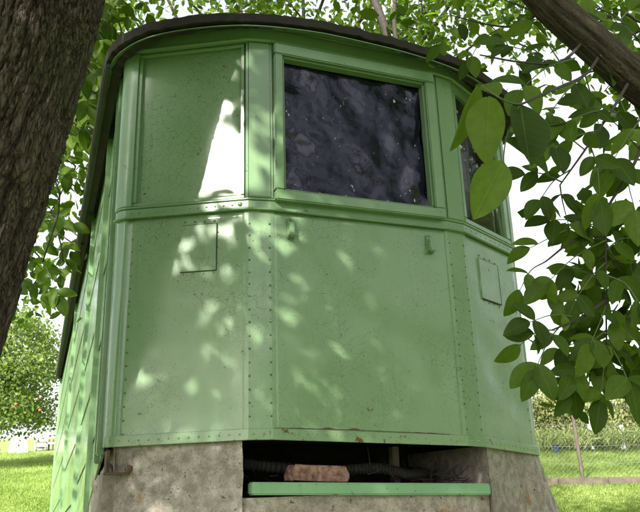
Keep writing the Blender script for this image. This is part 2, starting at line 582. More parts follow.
def arc_corner(a, c, b, r, n=14):
    a, c, b = Vector(a), Vector(c), Vector(b)
    d1 = (a-c).normalized(); d2 = (b-c).normalized()
    ang = d1.angle(d2)
    t = r/math.tan(ang/2)
    p1, p2 = c+d1*t, c+d2*t
    cen = c+(d1+d2).normalized()*(r/math.sin(ang/2))
    v1, v2 = p1-cen, p2-cen
    th = v1.angle(v2)
    out = []
    for i in range(n+1):
        k = i/n
        v = (v1*math.sin((1-k)*th)+v2*math.sin(k*th))/math.sin(th)
        out.append(tuple(cen+v))
    return out
CL = arc_corner((-XW, 2), (-XW, YW), (-XP, YP), .07)
CR = [(-x, y) for x, y in CL[::-1]]
SIDE_Y = .46
FRONT = [(-XW, SIDE_Y)]+CL+[(-XP, YP), (-XC, 0), (XC, 0), (XP, YP)]+CR+[(XW, SIDE_Y)]
LFACE = [CL[-1], (-XP, YP)]
RFACE = [(XP, YP), CR[0]]
def zl(x):                  # the lower edge of the apron sags a little towards the right corner
    return np.interp(x, [-1.1, -.95, -.5, -.2, .3, .55, 1.0, 1.1], [.018, .016, .024, .018, -.004, -.018, -.048, -.05])
def zl_(x): return float(zl(x))

tram = empty('tram_body', (0, 1.0, 0), 'old green tram body with riveted end and boarded windows on a concrete plinth', 'tram')
tram.location = (0, 0, 0)

def dents(seed, amp, bumps=()):
    def f(x, z, s, t):
        v = noise.noise(Vector((x*2.1+seed, z*1.7, seed*3.3)))*amp + noise.noise(Vector((x*6+seed, z*5, 9+seed)))*amp*.28
        for bx_, bz, rr, a in bumps:
            q = ((x-bx_)**2+(z-bz)**2)/rr**2
            if q < 6: v += a*math.exp(-q)
        return v
    return f

apC = sheet('apron_panel', [(-XC, 0), (XC, 0)], Z+.004, ZB, 0, .003, 'paint', tram, dents(1, .0055, ((-.33, 2.15, .06, -.004), (.36, 1.75, .07, -.006), (-.3, 1.75, .12, .004))), zl=zl_)
apL = sheet('apron_panel', LFACE, Z+.004, ZB, 0, .003, 'paint', tram, dents(2.4, .007), zl=zl_)
apR = sheet('apron_panel', RFACE, Z+.004, ZB, 0, .003, 'paint', tram, dents(5.2, .010, ((.72, 1.75, .1, -.009), (.9, 1.62, .07, -.009), (.62, 1.9, .06, -.007))), zl=zl_)
# rounded corner sheets that run back along the sides
for k, P in enumerate((FRONT[:len(CL)+1], FRONT[-len(CL)-1:])):
    sheet('corner_sheet', P, Z+.004, 3.25, 0, .003, 'paint_side' if k == 0 else 'paint', tram, dents(7+k, .004), step=.02, zl=zl_)
# cover strips over the bends
for sgn in (-1, 1):
    P = [(-XP, YP), (-XC, 0)] if sgn < 0 else [(XC, 0), (XP, YP)]
    a, b = Vector(P[0]), Vector(P[1])
    d = (b-a).normalized()
    P2 = [tuple(a-d*.016), P[0], P[1], tuple(b+d*.016)]
    # follow the bends at both ends
    Pf = [FRONT[len(CL)], ] if False else None
    fa = Vector(CL[-1]) if sgn < 0 else Vector((-XC, 0))
    fb = Vector((XC, 0)) if sgn < 0 else Vector(CR[0])
    P2[0] = tuple(a+(fa-a).normalized()*.018); P2[3] = tuple(b+(fb-b).normalized()*.018)
    cs = strip('cover_strip', P2, Z+.03, ZB, -.004, .0009, 'paint', tram, bev=.0004, zl=zl_)
    it = []
    n = (d.y, -d.x, 0)
    for base, q in ((a, .004), (b, -.004)):
        p = base+d*q
        z = Z+.055
        while z < ZB-.02:
            it.append(((p.x+n[0]*.001, p.y+n[1]*.001, z+random.uniform(-.003, .003)), n, random.uniform(.8, 1.1)))
            z += .054
    domes('rivets', it, 'paint_rivet', cs)
# rivet rows near the outer corners
for P, par in ((LFACE, apL), (RFACE, apR)):
    a, b = Vector(P[0]), Vector(P[1]); d = (b-a).normalized(); n = (d.y, -d.x, 0)
    p = a+d*.03 if par is apL else b-d*.04
    it = [((p.x, p.y, Z+.06+.055*k), n, .95) for k in range(16)]
    domes('rivets', it, 'paint_rivet', par)

# bottom rail with rivets
br = strip('bottom_rail', FRONT[5:-5], Z-.004, Z+.040, .004, .010, 'paint_rust', tram, bev=.002, zf=zl_, zl=zl_)
rs = resample([(-XC+.01, 0), (.36, 0)], .006)
def rz(x): return zl_(x)+max(0, noise.noise(Vector((x*17, 3, 0))))*.007*max(0, .35+noise.noise(Vector((x*4, 8, 0))))*2.2
strip('rust_seam', rs, Z+.0405, Z+.0418, .001, .0048, 'rustmetal', tram, zf=rz, zl=zl_)
def along(P, step, off, start=.02):
    pr = offset_poly(P, off); out = []
    for a, b in zip(pr[:-1], pr[1:]):
        a, b = Vector(a), Vector(b); L = (b-a).length
        if L < .05: continue
        d = (b-a)/L; k = start
        while k < L-.01:
            q = a+d*k
            out.append((q.x, q.y, (d.y, -d.x, 0))); k += step
    return out
domes('rivets', [((x, y, Z+.019+zl_(x)), n, random.uniform(.8, 1.1)) for x, y, n in along([CL[-1], (-XP, YP), (-XC, 0), (XC, 0), (XP, YP), CR[0]], .041, .010)], 'paint_rust', br)

# belt rail: drip lip, riveted flat, top bead
PB = FRONT[3:-3]
lip = strip('belt_lip', PB, ZB-.006, ZB+.004, .001, .020, 'paint_trim', tram, bev=.003)
belt = strip('belt_rail', PB, ZB+.0045, ZB+.040, .001, .010, 'paint_trim', tram, bev=.003)
bead = strip('belt_bead', PB, ZB+.0405, ZB+.050, .001, .015, 'paint_trim', tram, bev=.003)
domes('rivets', [((x, y, ZB+.021), n, random.uniform(.7, .95)) for x, y, n in along([CL[-1], (-XP, YP)], .038, .0105)]
      + [((x, y, ZB+.021), n, .8) for x, y, n in along([(XP, YP), CR[0]], .05, .0105)]
      + [((-XP-.035, YP+.019-.0105, ZB+.023), (-.48, -.88, 0), 2.3), ((-.28, -.0105, ZB+.018), (0, -1, 0), 1.7)], 'paint_trim', belt)

def on_face(P, t, off=0):
    a, b = Vector(P[0]), Vector(P[1]); d = (b-a).normalized(); n = Vector((d.y, -d.x))
    return a+(b-a)*t+n*off, n
# pillars of the upper storey
ZU = ZB+.0505
for sgn in (-1, 1):
    P = [(-XP, YP), (-XC, 0)] if sgn < 0 else [(XC, 0), (XP, YP)]
    pl = strip('pillar', P, ZU, ZT+.005, -.04, .016, 'paint_trim', tram, bev=.008)
    for end in (0, 1):
        q = Vector(P[end]); o = Vector(P[1-end]); d = (q-o).normalized()
        strip('pillar_bead', [tuple(q+d*.001), tuple(q+d*.013)] if (sgn < 0) == (end == 1) and False else sorted([tuple(q+d*.0015), tuple(q+d*.013)]), ZU, ZT+.003, -.03, .009, 'paint_trim', pl, bev=.004)
    # corner pillars
    P = CL+[on_face(LFACE, .035)[0][:]] if sgn < 0 else [on_face(RFACE, .965)[0][:]]+CR
    cp = strip('corner_pillar', P, ZU, ZT+.005, .0005, .013, 'paint_trim', tram, bev=.004)
# cantrail
ct = strip('cantrail', PB, ZT+.006, ZT+.085, -.03, .012, 'paint_trim', tram, bev=.004)
strip('cantrail_moulding', PB, ZT+.0055, ZT+.022, .0125, .026, 'paint_trim', tram, bev=.005)
strip('cantrail_moulding', PB, ZT+.0855, ZT+.110, -.02, .024, 'paint_trim', tram, bev=.006)

def frame_pts(P, ta, tb):
    a, b = Vector(P[0]), Vector(P[1])
    return [tuple(a+(b-a)*ta), tuple(a+(b-a)*tb)]
# left upper blank panel
blank = sheet('blank_panel', frame_pts(LFACE, .02, .985), ZU, ZT+.004, -.014, .004, 'paint', tram, dents(3.1, .008, ((-.60, 2.95, .12, .006),)), step=.02)
LP = frame_pts(LFACE, .035, .965)
for z0, z1 in ((ZU+.001, ZU+.018), (ZT-.014, ZT+.003)):
    strip('panel_bead', LP, z0, z1, -.013, .004, 'paint_trim', blank, bev=.004)
for ta, tb in ((.036, .066), (.938, .964)):
    strip('panel_bead', frame_pts(LFACE, ta, tb), ZU+.019, ZT-.015, -.013, .004, 'paint_trim', blank, bev=.004)

# centre window: heavy wooden frame standing proud, with plastic sheeting behind dirty glass
def window(P, z0, z1, fw_l, fw_r, fw_b, fw_t, o0, o1, name, kids):
    a, b = Vector(P[0]), Vector(P[1]); L = (b-a).length
    d = (b-a)/L; n = Vector((d.y, -d.x))
    bm = bmesh.new()
    rot = Matrix(((d.x, -n.x, 0), (d.y, -n.y, 0), (0, 0, 1)))
    def bar(s0, s1, za, zb, oa, ob):
        c = a+d*((s0+s1)/2)+n*((oa+ob)/2)
        box(bm, (c.x, c.y, (za+zb)/2), (s1-s0, ob-oa, zb-za), rot, .005)
    bar(0, L, z0, z0+fw_b, o0, o1)
    bar(0, L, z1-fw_t, z1, o0, o1)
    bar(0, fw_l, z0+fw_b+.0005, z1-fw_t-.0005, o0, o1-.002)
    bar(L-fw_r, L, z0+fw_b+.0005, z1-fw_t-.0005, o0, o1-.002)
    # inner rebate step
    s = .010
    bar(fw_l+.0003, L-fw_r-.0003, z0+fw_b+.0003, z0+fw_b+s, o0, o1-.012)
    bar(fw_l+.0003, L-fw_r-.0003, z1-fw_t-s, z1-fw_t-.0003, o0, o1-.012)
    bar(fw_l+.0003, fw_l+s, z0+fw_b+s+.0003, z1-fw_t-s-.0003, o0, o1-.013)
    bar(L-fw_r-s, L-fw_r-.0003, z0+fw_b+s+.0003, z1-fw_t-s-.0003, o0, o1-.013)
    o = bm_obj(name, bm, 'paint_trim', tram)
    for q in o.data.polygons: q.use_smooth = False
    def pane(nm, mat, off, thick, disp=None, st=.02):
        p0 = a+d*(fw_l*.8); p1 = b-d*(fw_r*.8)
        return sheet(nm, [tuple(p0), tuple(p1)], z0+fw_b*.8, z1-fw_t*.8, off, thick, mat, o, disp, step=st, zstep=st, edge=60)
    return o, pane
_rw = random.Random(17)
FOLDS = [(_rw.choice((-.35, .1, .3, .55, -.15, 1.2))+_rw.uniform(-.2, .2), _rw.uniform(2.2, 7.5), _rw.uniform(0, 9), _rw.uniform(.4, 1)) for _ in range(8)]
def wrinkle(x, z, s, t):
    """crumpled sheeting: straight sharp creases with flat facets between them, hung loosely"""
    p = Vector((x, z, 0)); v = 0
    wx = x+.05*noise.noise(p*3); wz = z+.05*noise.noise(p*3+Vector((7, 0, 0)))
    for ang, f, ph, a in FOLDS:
        q = (wx*math.cos(ang)+wz*math.sin(ang)*.8)*f+ph
        tri = abs((q % 1)-.5)*2; tri = .45*tri+.55*tri*tri*(3-2*tri)
        gate = max(0, min(1, .5+1.6*noise.noise(Vector((x*2.3+ph, z*2.3, ph)))))
        v += .011*a*(tri-.5)*gate*(5/f)**.7
    v += .003*noise.noise(p*22)
    return max(v, -.03)-.016
wc, pane = window([(-.428, 0), (.414, 0)], ZU-.014, ZT-.006, .040, .052, .048, .058, -.012, .048, 'window_frame', 1)
pane('plastic_sheet', 'plastic', .0, .001, wrinkle, .0055)
# narrow shadowed ledge below the frame
strip('window_sill', [(-.40, 0), (.40, 0)], ZB+.051, ZB+.058, -.02, .018, 'paint_trim', wc)
wr, pane = window(frame_pts(RFACE, .03, .96), ZU+.001, ZT+.002, .034, .05, .03, .05, -.014, .012, 'window_frame', 1)
pane('glass_pane', 'glass', -.004, .003, None, .2)
pane('grey_sheet', 'greysheet', -.02, .001, lambda x, z, s, t: .004*noise.noise(Vector((x*30, z*2, 1)))-.004, .012)
for a, b in ((.0315, .058), (.93, .958)):
    pass

# drop latches under the centre window
for x, z in ((-.351, 2.35), (.333, 2.342)):
    bm = bmesh.new()
    box(bm, (x, -.006, z), (.034, .012, .090), None, .003)
    box(bm, (x, -.020, z-.006), (.024, .020, .060), None, .004)
    box(bm, (x, -.026, z-.034), (.032, .030, .018), None, .005)
    box(bm, (x-.003, -.014, z+.040), (.012, .012, .012), None, .003)
    bm_obj('latch_bracket', bm, 'paint_trim', tram)
# patch plates on the two angled faces
for P, t0, t1, z0, z1, par in ((LFACE, .46, .75, 2.165, 2.375, apL), (RFACE, .235, .60, 2.122, 2.327, apR)):
    pp = frame_pts(P, t0, t1)
    pt = strip('patch_plate', pp, z0, z1, -.012, .0075 if par is apR else .0055, 'paint', par, bev=.0012)
    it = []
    for i in range(4):
        for zz in (z0-.012, z1+.014):
            q, n = on_face(P, t0+(t1-t0)*(i+.3)/3.6, .001)
            it.append(((q.x, q.y, zz+random.uniform(-.004, .004)), (n.x, n.y, 0), .9))
    for i in range(3):
        q, n = on_face(P, t1+.004, .001)
        it.append(((q.x, q.y, z0+.03+.07*i), (n.x, n.y, 0), .8))
    q, n = on_face(P, t0+.12, .001)
    it += [((q.x, q.y, z0-.10), (n.x, n.y, 0), .9), ((q.x+n.y*-.03, q.y+n.x*.03, z0-.10), (n.x, n.y, 0), .9)]
    domes('rivets', it, 'paint_rivet', pt)
    strip('seam', frame_pts(P, t1-.006, t1+.001), z0, z1, .001, .0085 if par is apR else .0065, 'soffit', pt)
    strip('seam', pp, z1-.0005, z1+.0012, .001, .0075 if par is apR else .006, 'soffit', pt)
    # raised dark seam along the lower edge
    strip('seam', pp, z0-.003, z0+.001, .001, .0085 if par is apR else .0065, 'soffit', pt)

# roof: felt-covered hood with overhang all round
RP = [(-1.15, LEN+.12), (-1.15, .6), (-1.145, .34), (-1.105, .20), (-1.0, .075), (-.82, -.02), (-.58, -.095), (-.3, -.125), (0, -.13)]
RP = RP+[(-x, y) for x, y in RP[-2::-1]]
RP = [RP[0]]+[(-1.15, 8-1.2*i) for i in range(6)]+[(p.x, p.y) for p in spline([(x, y, 0) for x, y in RP[1:-1]], 11)]+[(1.15, 2+1.2*i) for i in range(6)]+[RP[-1]]
def roof_z(x): return 3.362-.085*(abs(x)/1.15)**2.2-.028*max(0, min(1, x+.2))-.03*max(0, x-.5)
V = []; F = []
n = len(RP)
inner = [(x*.55, max(y, .0)+(.35 if y < 1 else -.3)) for x, y in RP]
ridge = [(x*.18, max(y, .0)+(.7 if y < 1 else -.6)) for x, y in RP]
for (x, y), (xi, yi), (xr, yr) in zip(RP, inner, ridge):
    w = .006*noise.noise(Vector((x*6, y*6, 2)))+.008*noise.noise(Vector((x*26, y*26, 5)))
    z = roof_z(x)+w
    V += [(x*.93, y+(.05 if y < 1 else 0), z-.038), (x, y, z-.042), (x*1.004, y-.003, z-.002), (x*.99, y+.01, z+.008), (xi, yi, z+.13), (xr, yr, z+.19)]
for i in range(n-1):
    for j in range(5):
        a = i*6+j
        F.append((a, a+6, a+7, a+1))
F.append(tuple(i*6+5 for i in range(n))[::-1])
F.append(tuple(range(6))); F.append(tuple((n-1)*6+j for j in range(6))[::-1])
F.append((0*6, 0*6+5, (n-1)*6+5, (n-1)*6))
roof = mesh('roof', V, F, 'tar', tram)
# soffit lining under the overhang
SP = [(x*.985, y+.008) for x, y in RP]
V = []; F = []
for (x, y), (xb, yb) in zip(SP, [(x*.86, y+.16 if y < .5 else y) for x, y in RP]):
    V += [(x, y, roof_z(x)-.062), (xb, yb, ZT+.112), (xb, yb, ZT+.140), (x, y, roof_z(x)-.058)]
for i in range(n-1):
    for j in range(4):
        a = i*4+j; b = i*4+(j+1) % 4
        F.append((a, b, b+4, a+4))
mesh('soffit', V, F, 'paint_trim', roof)
# gutter board of the eaves on the left and right sides
for sg in (-1, 1):
    bm = bmesh.new()
    box(bm, (sg*1.135, (.34+LEN)/2, 3.235), (.022, LEN-.34, .055), None, .003)
    bm_obj('eaves_board', bm, 'soffit', roof)

# side walls: posts with lapped planks that slope gently to the rear
def low_edge(y):           # broken lower front corner of the wall
    return float(np.interp(y, [.3, .47, .85, 1.05, 1.22, 1.5], [1.46, 1.435, 1.35, 1.25, 1.15, .2]))
def side(sg, mat):
    x0 = sg*1.03
    bm = bmesh.new()
    box(bm, (x0, (SIDE_Y+LEN)/2, 2.35), (.02, LEN-SIDE_Y, 1.8))
    box(bm, (x0, (1.55+LEN)/2, .87), (.02, LEN-1.55, 1.15))
    w = bm_obj('side_wall', bm, 'soffit', tram)
    posts = [.475, .60, 1.16, 2.5, 5.2, LEN-.02]
    for k, y in enumerate(posts):
        b = max(low_edge(y), gz(sg*1.05, y)-.1)
        wd = .03 if k < 2 else .06
        bm = bmesh.new()
        box(bm, (sg*1.052, y, (b+3.24)/2), (.034, wd, 3.24-b), None, .005)
        bm_obj('post', bm, mat, w)
    random.seed(21+sg)
    for i in range(len(posts)-1):
        ya, yb = posts[i]+.028, posts[i+1]-.028
        if i < 2: ya -= .010
        slope = -.15 if i < 2 else (-.12 if i < 3 else -.07)
        h = .43
        z = .25+random.uniform(0, .1)+.04*i
        while z < 3.2:
            hh = h*random.uniform(.85, 1.12)
            zc = z
            lo = min(low_edge(ya), low_edge(yb)) if i < 3 else gz(sg*1.05, ya)-.1
            if i < 3: lo = (low_edge(ya)+low_edge(yb))/2
            z += hh
            if zc+hh < lo+.03: continue
            b0 = max(zc, lo)
            tilt = random.uniform(.002, .005)
            dz = slope*(yb-ya)
            x_in, x_lo, x_hi = sg*1.036, sg*(1.044+tilt), sg*1.042
            za0, za1 = b0, zc+hh-.014
            zb0, zb1 = b0+dz, zc+hh-.014+dz
            if i < 3: za0 = max(za0, low_edge(ya)); zb0 = max(zb0, low_edge(yb))
            za1 = min(za1, 3.235); zb1 = min(zb1, 3.235)
            if za1-za0 < .015 or zb1-zb0 < .015: continue
            VV = [(x_in, ya, za0), (x_in, yb, zb0), (x_in, yb, zb1), (x_in, ya, za1), (x_lo, ya, za0), (x_lo, yb, zb0), (x_hi, yb, zb1), (x_hi, ya, za1)]
            FF = [(0, 1, 2, 3), (4, 7, 6, 5), (0, 4, 5, 1), (3, 2, 6, 7), (0, 3, 7, 4), (1, 5, 6, 2)]
            if sg < 0: FF = [f[::-1] for f in FF]
            if sg > 0 and i > 1: continue
            mesh('plank', VV, FF, mat, w)
    return w
side(-1, 'paint_side')
side(1, 'paint_side')
bm = bmesh.new()
box(bm, (0, LEN+.02, 2.2), (2.1, .03, 2.1))
bm_obj('rear_wall', bm, 'paint_side', tram)
bm = bmesh.new()
box(bm, (0, (.4+LEN)/2, Z+.06), (2.0, LEN-.4, .05))
bm_obj('floor_deck', bm, 'dark', tram)

# ------------------------------------------------------------------ concrete plinth
plinth = empty('concrete_plinth', (0, 0, 0), 'rough weathered concrete plinth with a dark opening under the green tram end', 'plinth')
def rough_block(name, plan, z0, z1, ztopf, flare, parent, sub=.035, amp=.008, seed=0.0):
    """prism over a closed plan polygon, subdivided and roughened; flare = outward growth per metre downwards"""
    P = resample(list(plan)+[plan[0]], sub)[:-1]
    cx = sum(p[0] for p in P)/len(P); cy = sum(p[1] for p in P)/len(P)
    nz = max(3, int((z1-z0)/sub))
    V = []; F = []; m = len(P)
    for k in range(nz+1):
        for (x, y) in P:
            zt = z1+(ztopf(x) if ztopf else 0)
            z = z0+(zt-z0)*k/nz
            dx, dy = flare(x, y)
            g = (z1-z)
            p = Vector((x+dx*g, y+dy*g, z))
            w = noise.noise(p*7+Vector((seed, 0, 0)))*amp+noise.noise(p*23+Vector((seed, 4, 0)))*amp*.5
            q = Vector((x-cx, (y-cy)*.6, 0)).normalized()
            e = .55 if k in (0, nz) else 1
            V.append(p+q*w*e+Vector((0, 0, .4*w if 0 < k < nz else 0)))
    for k in range(nz):
        for i in range(m):
            j = (i+1) % m
            F.append((k*m+i, k*m+j, (k+1)*m+j, (k+1)*m+i))
    F.append(tuple(range(m))[::-1]); F.append(tuple(nz*m+i for i in range(m)))
    return mesh(name, V, F, 'concrete', parent)
def flare(x, y):
    fx = .30 if x > .9 else 0
    return (fx, -.03 if y < .35 else 0)
SZ = 1.305
low = rough_block('base_block', [(-.60, .90), (-.545, .30), (-.548, .058), (-.44, .040), (.44, .040), (.562, .058), (.585, .3), (.62, .9)], -.15, SZ-.055, None, flare, plinth, seed=1)
pierL = rough_block('pier', [(-1.0, .93), (-1.0, .34), (-.94, .262), (-.553, .045), (-.545, .30), (-.60, .90)], -.15, Z-.002, lambda x: float(zl(x))+.010, lambda x, y: (0, -.03 if y < .3 else 0), plinth, seed=2, amp=.007)
pierR = rough_block('pier', [(.57, .048), (1.012, .29), (1.012, .93), (.62, .9), (.585, .3)], -.15, Z-.002, lambda x: float(zl(x))+.010, lambda x, y: (.30 if x > .9 else 0, -.03 if y < .3 else 0), plinth, seed=3, amp=.006)
# sill board
bm = bmesh.new()
vs = box(bm, (.013, .045, SZ-.029), (1.07, .07, .047), None, .006, 3)
for v in bm.verts: v.co.z += -.034*(v.co.x+.5)+.008+.003*noise.noise(v.co*4)
bm_obj('sill_board', bm, 'paint_sill', plinth)
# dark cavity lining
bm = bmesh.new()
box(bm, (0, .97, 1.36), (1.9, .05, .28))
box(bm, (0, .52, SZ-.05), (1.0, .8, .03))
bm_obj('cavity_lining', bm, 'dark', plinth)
# steel angle at the broken left corner
bm = bmesh.new()
box(bm, (-1.035, .33, 1.405), (.012, .10, .085), None, .002)
box(bm, (-1.0, .285, 1.357), (.10, .05, .010), None, .002)
box(bm, (-.955, .262, 1.375), (.012, .02, .03), None, .002)
bm_obj('steel_angle', bm, 'rustmetal', plinth)
# repair rubble at the ragged wall end
random.seed(4)
for k in range(7):
    y = .5+.11*k; z = low_edge(y)-.05+random.uniform(-.02, .02)
    bm = bmesh.new()
    bmesh.ops.create_icosphere(bm, subdivisions=2, radius=1)
    s = random.uniform(.035, .07)
    for v in bm.verts:
        v.co = Vector((v.co.x*s*.6, v.co.y*s*1.3, v.co.z*s))*(1+.35*noise.noise(v.co*2.2+Vector((k*3, 0, 0))))+Vector((-1.015, y, z))
    bm_obj('rubble_stone', bm, 'concrete', plinth)
# concrete side footing under the left wall
foot = rough_block('side_footing', [(-1.04, 1.75), (-1.04, .40), (-.98, .37), (-.9, 1.7)], -.1, 1.36, lambda x: 0, lambda x, y: (-.02, 0), plinth, seed=6, sub=.05, amp=.012)

# brick lying on the sill
bm = bmesh.new()
vs = box(bm, (0, 0, 0), (.245, .11, .063), None, .003, 1)
bmesh.ops.subdivide_edges(bm, edges=bm.edges[:], cuts=3, use_grid_fill=True)
for v in bm.verts:
    c = v.co
    if c.x < -.09 and c.z > .01: c.x += (c.z-.01)*.5; 
    if c.x > .10 and c.z > .01: c.x -= (c.z-.01)*.7
    v.co = c*(1+.07*noise.noise(c*40)+.05*noise.noise(c*95))
o = bm_obj('brick', bm, 'brick')
o.location = (-.212, .13, SZ+.0285); o.rotation_euler = (0, R(3.2), R(2))
tag(o, 'chipped reddish brick lying in the dark opening above the green sill', 'brick')
# ribbed hose sagging through the opening
hp = spline([(-.60, .22, 1.40), (-.42, .24, 1.372), (-.1, .26, 1.345), (.12, .24, 1.35), (.3, .28, 1.318), (.44, .40, 1.325), (.5, .62, 1.335), (.53, .85, 1.34)], 26)
hr = [(.025 if i % 2 else .020) for i in range(len(hp))]
o = tubes('ribbed_hose', [(hp, hr)], 'hose', None, 14, 0, False)
tag(o, 'black ribbed drainage hose sagging through the dark opening under the tram', 'hose')
tw = []
random.seed(5)
for k in range(150):
    p = Vector((random.uniform(-.5, .54), random.uniform(.12, .8), SZ-.02+random.uniform(0, .05)))
    if random.random() < .4: p.x = random.uniform(.35, .55)
    d = Vector((random.uniform(-1, 1), random.uniform(-.4, .4), random.uniform(-.1, .7))).normalized()*random.uniform(.03, .13)
    m_ = p+d*.5+Vector((0, 0, random.uniform(-.01, .01)))
    tw.append(([p, m_, p+d], [.0022, .0018, .001]))
o = tubes('dead_twigs', tw, 'twig', None, 5)
o['kind'] = 'stuff'; tag(o, 'dead twigs and litter lying inside the dark opening', 'twigs')
bm = bmesh.new()
box(bm, (.335, .5, 1.37), (.035, .05, .17), None, .004)
o = bm_obj('timber_prop', bm, 'greywood')
tag(o, 'short dark timber prop standing inside the opening on the right', 'timber')

# ------------------------------------------------------------------ trees
LEAF = np.array([(0, 0, 0), (-.26, .3, .05), (-.24, .65, .03), (0, 1, -.08), (.24, .65, .03), (.26, .3, .05), (0, .5, -.04)], float)
LF = ((0, 6, 3, 2, 1), (0, 5, 4, 3, 6))
def leaf_cloud(name, cen, size, mat, parent, down=.3, aspect=1.0, val=None, upn=.35):
    """one mesh of many real leaves at the given centres"""
    n = len(cen)
    cen = np.asarray(cen)
    ax = rng.normal(size=(n, 3)); ax[:, 2] -= down*1.5
    ax /= np.linalg.norm(ax, axis=1)[:, None]
    nn = rng.normal(size=(n, 3)); nn[:, 2] += upn*2
    xx = np.cross(ax, nn); xx /= np.linalg.norm(xx, axis=1)[:, None]
    zz = np.cross(xx, ax)
    s = np.broadcast_to(size, (n,))*rng.uniform(.65, 1.25, n)
    L = LEAF*np.array([aspect, 1, 1])-np.array([0, .5, 0])
    V = cen[:, None, :]+s[:, None, None]*(L[None, :, 0:1]*xx[:, None, :]+L[None, :, 1:2]*ax[:, None, :]+L[None, :, 2:3]*zz[:, None, :])
    V = V.reshape(-1, 3)
    me = bpy.data.meshes.new(name)
    me.vertices.add(len(V)); me.vertices.foreach_set('co', V.ravel())
    base = np.arange(n)*7
    lo = np.concatenate([np.array(LF[0])[None]+base[:, None], np.array(LF[1])[None]+base[:, None]], 1).ravel()
    me.loops.add(len(lo)); me.loops.foreach_set('vertex_index', lo)
    me.polygons.add(2*n)
    me.polygons.foreach_set('loop_start', np.arange(2*n)*5)
    me.update(calc_edges=True)
    a = me.attributes.new('v', 'FLOAT', 'POINT')
    vv = rng.uniform(0, 1, n) if val is None else val
    a.data.foreach_set('value', np.repeat(vv, 7))
    me.validate()
    o = link(name, me, mat, parent)
    o['kind'] = 'stuff'
    return o

def bark_tube(name, path, rads, seg, parent, depth=.012, fscale=1.0, mat='bark'):
    """thick limb with real furrows"""
    V = []; fur = []
    prev = None
    n = len(path)
    for i, p in enumerate(path):
        d = (path[min(i+1, n-1)]-path[max(i-1, 0)]).normalized()
        ref = prev if prev is not None else Vector((1, 0, 0))
        t = (ref-d*ref.dot(d)).normalized(); prev = t
        b = d.cross(t)
        for k in range(seg):
            a = 2*math.pi*k/seg
            dr = t*math.cos(a)+b*math.sin(a)
            q = p+dr*rads[i]
            w = noise.noise(q*4*fscale)
            f1 = abs(noise.noise(Vector((math.cos(a)*9*fscale+1.3*w, math.sin(a)*9*fscale+1.1*w, q.z*5.5*fscale+w*2.2))))
            f2 = abs(noise.noise(Vector((math.cos(a)*21*fscale+2*w, math.sin(a)*21*fscale+w, q.z*15*fscale+2.5*w+9))))
            f3 = abs(noise.noise(Vector((math.cos(a)*44*fscale+3*w, math.sin(a)*44*fscale+w, q.z*24*fscale+3*w+4))))
            f = min(1, f1*3)**.8*.42+min(1, f2*3)**.8*.36+min(1, f3*2.6)*.22
            V.append(p+dr*(rads[i]*(1+.06*noise.noise(q*2.2))+depth*(f-.5)))
            fur.append(f)
    F = []
    for i in range(n-1):
        for k in range(seg):
            k2 = (k+1) % seg
            F.append((i*seg+k, i*seg+k2, (i+1)*seg+k2, (i+1)*seg+k))
    F.append(tuple(range(seg))[::-1]); F.append(tuple((n-1)*seg+k for k in range(seg)))
    o = mesh(name, V, F, mat, parent, smooth=True)
    at_ = o.data.attributes.new('furrow', 'FLOAT', 'POINT')
    at_.data.foreach_set('value', fur)
    return o

# ---- leaflets, shared meshes
def leaflet_mesh(i, bend, fold, wav):
    ny = 11
    V = []; F = []
    for j in range(ny+1):
        t = j/ny
        w = .285*math.sin(math.pi*min(1, t*.96+.03)**.93)**.78
        if j == 0: w = .03
        if j == ny: w = .004
        z0 = -bend*t*t
        sk = .03*math.sin(t*3+i)
        for s in (-1, 0, 1):
            V.append((sk+s*w, t, z0+abs(s)*fold*w+(wav*math.sin(t*9+i*2+s)*abs(s))))
    for j in range(ny):
        for s in (0, 1):
            a = j*3+s
            F.append((a, a+1, a+4, a+3))
    me = bpy.data.meshes.new('leaflet')
    me.from_pydata(V, [], F); me.update()
    me.polygons.foreach_set('use_smooth', [True]*len(me.polygons))
    me.materials.append(M['leaflet'])
    return me
LM = [leaflet_mesh(0, .12, .35, .010), leaflet_mesh(1, .28, .25, .014), leaflet_mesh(2, .05, .5, .008), leaflet_mesh(3, .4, .15, .02)]

